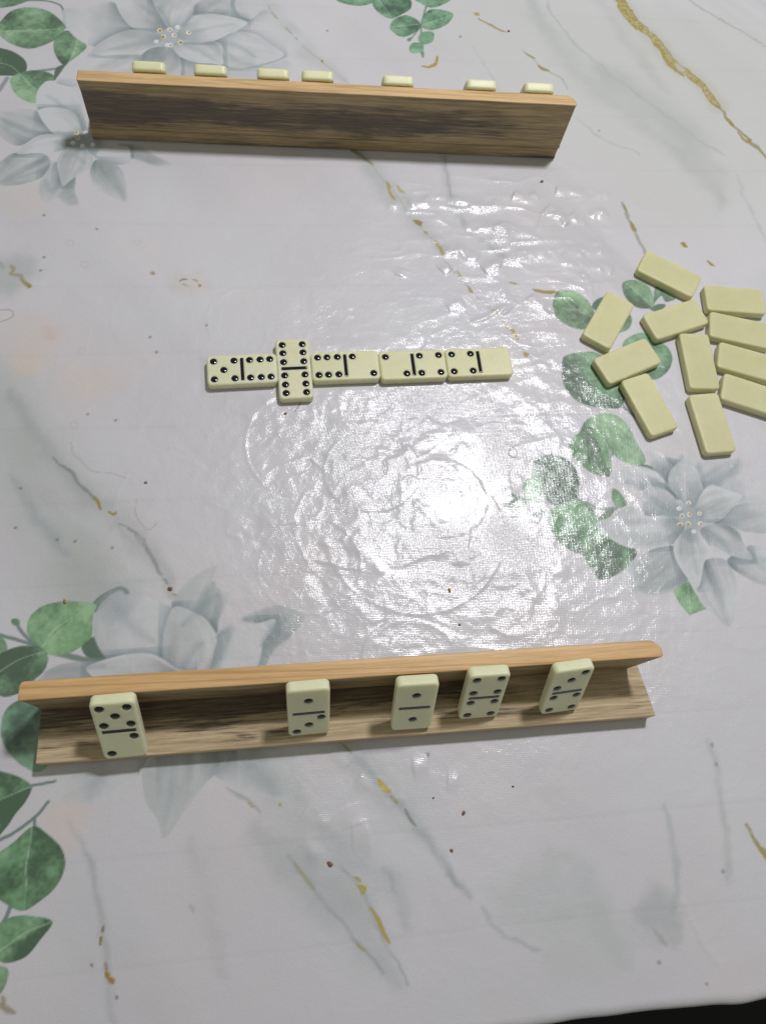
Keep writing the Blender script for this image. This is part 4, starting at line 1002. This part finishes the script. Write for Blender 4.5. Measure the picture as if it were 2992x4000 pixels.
# --- the line of play
chain = [
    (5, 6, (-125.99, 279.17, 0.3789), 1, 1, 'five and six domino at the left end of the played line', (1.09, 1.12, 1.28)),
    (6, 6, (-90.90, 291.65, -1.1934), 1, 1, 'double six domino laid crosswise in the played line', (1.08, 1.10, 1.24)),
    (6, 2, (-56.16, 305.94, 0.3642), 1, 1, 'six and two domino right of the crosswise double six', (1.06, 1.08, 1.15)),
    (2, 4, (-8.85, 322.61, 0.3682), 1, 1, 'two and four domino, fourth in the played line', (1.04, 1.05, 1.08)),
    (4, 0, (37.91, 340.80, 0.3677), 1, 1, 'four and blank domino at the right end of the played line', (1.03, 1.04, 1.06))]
Z_FLAT = 0.0
for lo, hi, (x, y, th), fl_, fh_, lab, tint in chain:
    # a two reads from the near left to the far right only on some tiles: match each by hand
    if (lo, hi) == (6, 2): fh_ = 1
    if (lo, hi) == (2, 4): fl_ = -1
    o = make_domino(lo, hi, lab, 'dominoes played in a line', fl_, fh_, tint)
    o.location = (x * MM, y * MM, (Z_FLAT - 0.3) * MM)
    o.rotation_euler = (0, 0, th)

# --- dominoes standing on the near rack: front-face foot (x, y), heading, tilt measured from the photograph
BT, TH_N = 12.85, 51.88
stand = [
    (5, 2, (-103.42, 5.56, 0.3666, 0.5223), 'five and two domino leaning at the left end of the near rack'),
    (1, 3, (-5.15, 46.32, 0.3637, 0.3897), 'one and three domino leaning on the near rack'),
    (1, 1, (53.48, 65.80, 0.3399, 0.3979), 'double one domino leaning in the middle of the near rack'),
    (4, 4, (92.08, 83.61, 0.3496, 0.3693), 'double four domino leaning on the near rack'),
    (3, 4, (141.08, 101.14, 0.4133, 0.3688), 'three and four domino at the right end of the near rack')]
for up_, dn, (x, y, th, ti), lab in stand:
    tf = 7.0
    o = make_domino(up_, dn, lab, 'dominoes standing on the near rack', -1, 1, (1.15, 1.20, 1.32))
    # tile frame: local +x runs down the face, local +y to the viewer's right, local z out of the face
    Bx = Vector((math.cos(th), math.sin(th), 0)); n = Vector((math.sin(th), -math.cos(th), 0))
    ti += 0.02
    Upv = Vector((0, 0, 1)) * math.cos(ti) - n * math.sin(ti)
    Nf = n * math.cos(ti) + Vector((0, 0, 1)) * math.sin(ti)
    Pf = Vector((x, y, BT + tf * math.sin(ti))) + Upv * 25 - n * 0.6
    org = Pf - Nf * TT
    lx = -Upv; ly = Bx; lz = lx.cross(ly)
    if lz.dot(Nf) < 0:                       # keep a right-handed frame
        pass
    M = Matrix(((lx.x, ly.x, Nf.x, org.x * MM), (lx.y, ly.y, Nf.y, org.y * MM), (lx.z, ly.z, Nf.z, org.z * MM), (0, 0, 0, 1)))
    o.matrix_world = M

# --- blank backs: one mesh shared
BACK = domino_mesh('domino_back', [], False, 1.6)
def back_domino(label, group, tint):
    o = link('domino', BACK, None)
    o.color = (*tint, 1)
    return tag(o, label, 'domino', group)

yard = [
    ((169.6, 472.6, -0.231), 'face-down domino topmost in the scattered pile'),
    ((127.9, 411.6, 1.307), 'face-down domino at the upper left of the pile, long side pointing away'),
    ((180.3, 430.2, 0.655), 'face-down domino in the middle of the pile below the topmost one'),
    ((225.6, 465.4, 0.250), 'face-down domino at the top right of the pile, wholly in view'),
    ((232.4, 437.2, 0.085), 'upper of the three face-down dominoes cut off by the right edge'),
    ((242.2, 409.2, 0.015), 'middle of the three face-down dominoes cut off by the right edge'),
    ((248.4, 380.4, -0.035), 'lowest of the three face-down dominoes cut off by the right edge'),
    ((203.3, 397.6, 1.875), 'face-down domino lying end to end above the lowest one of the pile'),
    ((219.2, 346.2, 1.975), 'lowest face-down domino of the pile, above the grey flower'),
    ((148.2, 379.2, 0.728), 'face-down domino lying over the big green leaf at the pile left'),
    ((170.2, 346.8, 2.215), 'face-down domino pointing down from the one over the green leaf')]
for i, ((x, y, th), lab) in enumerate(yard):
    t = 0.90 + 0.07 * random.random()
    o = back_domino(lab, 'face-down dominoes in the pile', (t, t, t * (0.93 + 0.05 * random.random())))
    o.location = (x * MM, y * MM, -0.3 * MM)
    o.rotation_euler = (0, 0, th)

# ------------------------------------------------------------------ racks
PINE = wood_material('planed_pine', (0.84, 0.54, 0.255), (0.73, 0.45, 0.195), (0.30, 0.16, 0.06), 1.2, 1.4, 0.5, 1.3, 0.38, 0.62, (0.50, 0.29, 0.11))
PINE_LT = wood_material('planed_pine_light', (0.82, 0.57, 0.30), (0.68, 0.45, 0.22), (0.30, 0.18, 0.08), 1.2, 1.4, 0.7, 4.1, 0.42, 0.55, (0.50, 0.31, 0.14))
BASEW = wood_material('weathered_board', (0.72, 0.57, 0.355), (0.47, 0.36, 0.215), (0.085, 0.064, 0.047), 0.51, 0.61, 1.0, 2.2, 0.62, 0.1)
BACKW = wood_material('stained_board', (0.54, 0.41, 0.225), (0.33, 0.245, 0.135), (0.105, 0.088, 0.074), 0.50, 0.64, 1.0, 7.7, 0.62, 0.22)

def board(name, x0, x1, y0, y1, z0, z1, taper0=0.0, taper1=0.0, skew0=0.0, skew1=0.0, rc=(0, 0, 0, 0), rb=0.9, mats=None, parent=None, nseg=150, stainf=None, seed=0, wob=0.25):
    """a plank as rings along x, rounded in section and at its plan corners rc = (x0y0, x1y0, x1y1, x0y1); taper shifts the ends at the bottom, skew shifts them across the width"""
    # section: rounded rectangle in (y, z)
    sec = []
    hy, hz = (y1 - y0) / 2, (z1 - z0) / 2; cy, cz = (y0 + y1) / 2, (z0 + z1) / 2
    ny_, nz_ = 5, 9
    for (sy, sz, a0) in ((1, 1, 0), (-1, 1, 90), (-1, -1, 180), (1, -1, 270)):
        for a in (0, 30, 60, 90):
            sec.append((cy + sy * (hy - rb) + rb * math.cos(math.radians(a0 + a)), cz + sz * (hz - rb) + rb * math.sin(math.radians(a0 + a))))
        nxt = {0: ('y', ny_), 90: ('z', nz_), 180: ('y', ny_), 270: ('z', nz_)}[a0]
        # intermediate points on the following flat
        a = sec[-1]
        nx_sy, nx_sz, na = {0: (-1, 1, 90), 90: (-1, -1, 180), 180: (1, -1, 270), 270: (1, 1, 0)}[a0]
        b_ = (cy + nx_sy * (hy - rb) + rb * math.cos(math.radians(na)), cz + nx_sz * (hz - rb) + rb * math.sin(math.radians(na)))
        for k in range(1, nxt[1]):
            t = k / nxt[1]; sec.append((a[0] + (b_[0] - a[0]) * t, a[1] + (b_[1] - a[1]) * t))
    S = np.array(sec); k = len(S)
    e = np.array([0, 0.15, 0.45, 0.8, 1.3, 2.2, 3.5, 5, 6.5, 8.5])
    Ln = x1 - x0
    xs = np.concatenate([e, np.linspace(11, Ln - 11, nseg), (Ln - e)[::-1]])
    ny01 = (S[:, 0] - y0) / (y1 - y0); nz01 = (S[:, 1] - z0) / (z1 - z0)
    rows = []
    for x in xs:
        s = S.copy()
        xl = x0 + taper0 * (1 - nz01) + skew0 * (1 - ny01); xr = x1 + taper1 * (1 - nz01) + skew1 * (1 - ny01)
        # plan corner rounding pulls the end in near the corners
        for (j, isr, near) in ((0, 0, 0), (1, 1, 0), (2, 1, 1), (3, 0, 1)):
            r = rc[j]
            if r <= 0: continue
            dd = (S[:, 0] - y0) if near == 0 else (y1 - S[:, 0])
            pull = np.where(dd < r, r - np.sqrt(np.maximum(r * r - (r - dd) ** 2, 0)), 0)
            if isr: xr = xr - pull
            else: xl = xl + pull
        t = x / Ln
        X_ = xl + (xr - xl) * t
        end = min(x, Ln - x)
        if end < 0.8:                     # soften the end grain edge
            sh = (0.8 - math.sqrt(max(0.64 - (0.8 - end) ** 2, 0))) * 0.8
            s[:, 0] += np.clip(cy - s[:, 0], -sh, sh); s[:, 1] += np.clip(cz - s[:, 1], -sh, sh)
        s[:, 0] += wob * fbm(np.array([x / 40.0]), np.array([seed * 1.0]), 800 + seed, 3)[0] * (1 if True else 0)
        zt = wob * fbm(np.full(k, x / 28.0), S[:, 0] / 9.0 + seed, 820 + seed, 3)
        s[:, 1] += zt * nz01
        rows.append(np.stack([X_, s[:, 0], s[:, 1]], -1))
    R_ = np.array(rows); n = len(rows)
    F_ = []
    for i in range(n - 1):
        for j in range(k):
            a = i * k + j; b_ = i * k + (j + 1) % k
            F_.append((a, b_, b_ + k, a + k))
    F_.append(tuple(range(k))[::-1]); F_.append(tuple((n - 1) * k + j for j in range(k)))
    m = bpy.data.meshes.new(name)
    co_ = R_.reshape(-1, 3)
    m.from_pydata((co_ * MM).tolist(), [], F_)
    if stainf is not None:
        at_ = m.attributes.new('stain', 'FLOAT', 'POINT')
        at_.data.foreach_set('value', stainf(co_[:, 0], co_[:, 1], co_[:, 2]).astype(np.float32))
    for mt in mats: m.materials.append(mt)
    sm = np.ones(len(m.polygons), bool); sm[-2:] = False
    m.polygons.foreach_set('use_smooth', sm)
    if len(mats) > 1:
        for p in m.polygons:
            if p.normal.z > 0.5: p.material_index = 1
    m.update()
    return link(name, m, None, parent)

def rack(label, loc, th):
    r = bpy.data.objects.new('domino_rack', None); sc.collection.objects.link(r)
    r.empty_display_size = 0.02
    tag(r, label, 'domino rack', 'wooden domino racks')
    r.location = (loc[0] * MM, loc[1] * MM, 0); r.rotation_euler = (0, 0, th)
    return r

# near rack: tiles stand on its near side; local y = 0 is the front face of the upright
near = rack('near wooden domino rack with five dominoes showing their faces', (-162.08, 18.63), 0.3457)
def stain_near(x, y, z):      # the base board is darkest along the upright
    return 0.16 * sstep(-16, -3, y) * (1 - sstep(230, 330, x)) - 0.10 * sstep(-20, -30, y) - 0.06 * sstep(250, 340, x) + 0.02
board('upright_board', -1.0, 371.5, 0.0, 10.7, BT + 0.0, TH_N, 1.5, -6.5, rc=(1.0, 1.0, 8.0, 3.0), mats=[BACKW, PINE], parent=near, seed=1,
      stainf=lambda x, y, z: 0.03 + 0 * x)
board('base_board', 0.5, 370.2, -30.9, 10.5, 0.4, BT - 0.03, 0, 0, -1.5, 7.0, rc=(0.5, 0.5, 0.5, 0.5), rb=0.7, mats=[BASEW], parent=near, seed=2, wob=0.12, stainf=stain_near)

# far rack: seen from behind; local y = 0 is the face the tiles lean on, the back faces the viewer
far = rack('far wooden domino rack seen from its dark stained back', (-310.62, 456.94), 0.3110)
BT_F, TH_F = 11.38, 56.14
def stain_far(x, y, z):
    mid = np.exp(-((z - 31) / 11.5) ** 2)
    s = 0.17 * mid - 0.13 * sstep(46, 52, z) - 0.10 * sstep(17, 11, z)
    s = s + 0.10 * sstep(150, 20, x) * sstep(50, 40, z) * sstep(14, 22, z)
    return s - 0.10 * sstep(320, 370, x) + 0.0
board('upright_board', 0.0, 384.8, -10.5, 0.0, BT_F + 0.35, TH_F, 0.0, -0.5, rc=(0.8, 0.8, 8.5, 1.0), mats=[BACKW, PINE_LT], parent=far, seed=3, stainf=stain_far, wob=0.35)
board('base_board', -0.7, 383.6, -10.2, 31.5, 0.4, BT_F - 0.03, 0, 0, rc=(0.5, 0.5, 0.5, 0.5), rb=0.9, mats=[BACKW], parent=far, seed=4, wob=0.12,
      stainf=lambda x, y, z: -0.06 + 0.12 * sstep(6, 0, z))

# tiles leaning on the far side of the far rack, backs to the viewer
uF = Vector((math.cos(0.3110), math.sin(0.3110), 0)); vF = Vector((-math.sin(0.3110), math.cos(0.3110), 0))
far_tiles = [(51.9, 0.0, 0.7, 'first domino from the left behind the far rack'), (97.6, 0.0, 0.7, 'second domino from the left behind the far rack'),
             (144.8, 0.0, 0.2, 'third domino from the left behind the far rack, close to the fourth'), (178.9, 0.0, 0.3, 'fourth domino from the left behind the far rack, close to the third'),
             (241.5, 0.0, -0.6, 'fifth domino from the left, alone behind the middle of the far rack'), (307.6, 0.0, -0.5, 'sixth domino from the left behind the far rack'),
             (354.6, 0.0, -0.3, 'last domino, nearest the right end behind the far rack')]
for i, (u, dth, off, lab) in enumerate(far_tiles):
    ti = 0.36 + 0.02 * ((i * 37) % 5 - 2) / 2
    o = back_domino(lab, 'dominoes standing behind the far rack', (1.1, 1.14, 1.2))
    hb = TH_F - BT_F
    # the back face rests on the board's far top edge; the foot stands further out on the base board
    nB = (-vF) * math.cos(ti) - Vector((0, 0, 1)) * math.sin(ti)      # outward normal of the back, towards viewer and down
    Upv = Vector((0, 0, 1)) * math.cos(ti) - vF * math.sin(ti)
    foot = Vector((-310.62, 456.94, 0)) + uF * u + vF * (0.5 + off * 0.5 + hb * math.tan(ti)) + Vector((0, 0, BT_F + 0.1))
    # the far-bottom edge of the tile touches the base: lift the back face accordingly
    org = foot + Upv * (25 + 0.3)
    lx = Upv; lz = nB; ly = lz.cross(lx)
    org = org - nB * TT                                                 # mesh bottom at z=0 is the pip side
    M = Matrix(((lx.x, ly.x, lz.x, org.x * MM), (lx.y, ly.y, lz.y, org.y * MM), (lx.z, ly.z, lz.z, org.z * MM), (0, 0, 0, 1)))
    o.matrix_world = M

# ------------------------------------------------------------------ crumbs on the cloth
CRUMB = plain_material('brown_crumb', (0.20, 0.075, 0.035), (0.38, 0.17, 0.08), 900, 0.5)
CRUMB2 = plain_material('ochre_crumb', (0.30, 0.14, 0.03), (0.45, 0.24, 0.06), 900, 0.5)
DARKC = plain_material('dark_crumb', (0.015, 0.014, 0.013), (0.04, 0.035, 0.03), 900, 0.6)
def crumb(z, x, y, l, wd, th, mat, label, seed):
    bm = bmesh.new(); bmesh.ops.create_icosphere(bm, subdivisions=2, radius=1.0)
    r = random.Random(seed)
    for v in bm.verts:
        k = 1 + 0.22 * (r.random() - 0.5)
        v.co = Vector((v.co.x * l / 2 * k * (1 - 0.25 * v.co.x), v.co.y * wd / 2 * k, v.co.z * wd * 0.35 * k)) * MM
    m = bpy.data.meshes.new('crumb'); bm.to_mesh(m); bm.free()
    m.polygons.foreach_set('use_smooth', np.ones(len(m.polygons), bool))
    ox, oy, s = Z[z]; P = tab([ox + x / s], [oy + y / s])[0]
    uvp = to_uv(P)[0]; j = min(np.searchsorted(Vc, uvp[1]), NV - 1); i = min(np.searchsorted(Uc, uvp[0]), NU - 1)
    o = link('crumb', m, mat, None, (P[0] * MM, P[1] * MM, (H[j, i] + wd * 0.3) * MM)); o.rotation_euler = (0, 0, th)
    tag(o, label, 'crumb', 'crumbs on the tablecloth')
crumb(3, 920, 137, 3.2, 2.6, 0.2, CRUMB, 'dark red-brown seed above the pale flower at lower left', 1)
crumb(3, 350, 208, 3.6, 1.6, -1.0, CRUMB2, 'ochre crumb on the tip of the light green leaf', 2)
crumb(8, 1025, 1030, 3.2, 1.8, -1.1, CRUMB2, 'tan seed below the large ring mark', 3)
crumb(8, 1076, 1197, 1.9, 1.5, 0.3, CRUMB, 'small brown crumb between the ring mark and the near rack', 4)
crumb(6, 428, 285, 3.0, 1.9, 1.3, CRUMB, 'brown flake below the near rack, upper of two', 5)
crumb(6, 380, 440, 2.3, 1.7, -0.5, CRUMB, 'brown crumb below the near rack, lower of two', 6)
crumb(6, 628, 180, 1.6, 1.0, -0.2, DARKC, 'tiny black crumb below the right half of the near rack', 7)
crumb(10, 1078, 165, 3.0, 2.0, 0.6, CRUMB, 'brown crumb stuck beyond the corner of the far rack', 8)
crumb(4, 820, 102, 2.6, 1.7, 0.1, CRUMB, 'brown crumb on a grey vein at the top of the cloth', 9)
crumb(12, 395, 985, 4.0, 2.4, -0.4, CRUMB, 'brown crumb beside the bright crease below the near rack', 10)
crumb(8, 212, 147, 2.4, 1.5, 0.5, CRUMB, 'brown crumb just below the double six domino', 11)
crumb(12, 1228, 448, 1.3, 0.9, 1.0, DARKC, 'tiny grey crumb right of the gold vein below the near rack', 12)
crumb(7, 790, 1497, 2.4, 1.8, 0.5, plain_material('grey_crumb', (0.25, 0.25, 0.25), (0.4, 0.4, 0.4), 900, 0.6), 'small grey flake left of the ring marks', 13)

# curled brown thread stuck in the film right of the ring marks
def thread(z, pts, r, mat, label, cat='thread'):
    ox, oy, s = Z[z]
    P = tab([ox + p[0] / s for p in pts], [oy + p[1] / s for p in pts])
    P = crom(P, False, 4); V_ = []; F_ = []; k = 5
    for i, p in enumerate(P):
        d = P[min(i + 1, len(P) - 1)] - P[max(i - 1, 0)]; d = d / (np.linalg.norm(d) + 1e-9); nrm = np.array([-d[1], d[0]])
        uvp = to_uv(p)[0]; j = min(np.searchsorted(Vc, uvp[1]), NV - 1); ii = min(np.searchsorted(Uc, uvp[0]), NU - 1)
        for a in range(k):
            c_, s_ = math.cos(2 * math.pi * a / k), math.sin(2 * math.pi * a / k)
            V_.append(((p[0] + nrm[0] * c_ * r) * MM, (p[1] + nrm[1] * c_ * r) * MM, (H[j, ii] + r + s_ * r) * MM))
    for i in range(len(P) - 1):
        for a in range(k):
            F_.append((i * k + a, i * k + (a + 1) % k, (i + 1) * k + (a + 1) % k, (i + 1) * k + a))
    F_.append(tuple(range(k))[::-1]); F_.append(tuple((len(P) - 1) * k + a for a in range(k)))
    m = bpy.data.meshes.new('thread'); m.from_pydata(V_, [], F_); m.update()
    tag(link('thread', m, mat), label, cat)
thread(8, [(1325, 325), (1318, 345), (1335, 368), (1358, 366), (1362, 345), (1345, 318), (1330, 320), (1322, 338)], 0.14, CRUMB, 'curled brown thread on the glossy crinkled film by the leaves')
thread(8, [(288, 88), (276, 108), (258, 138)], 0.16, DARKC, 'short dark hair below the double six domino', 'hair')
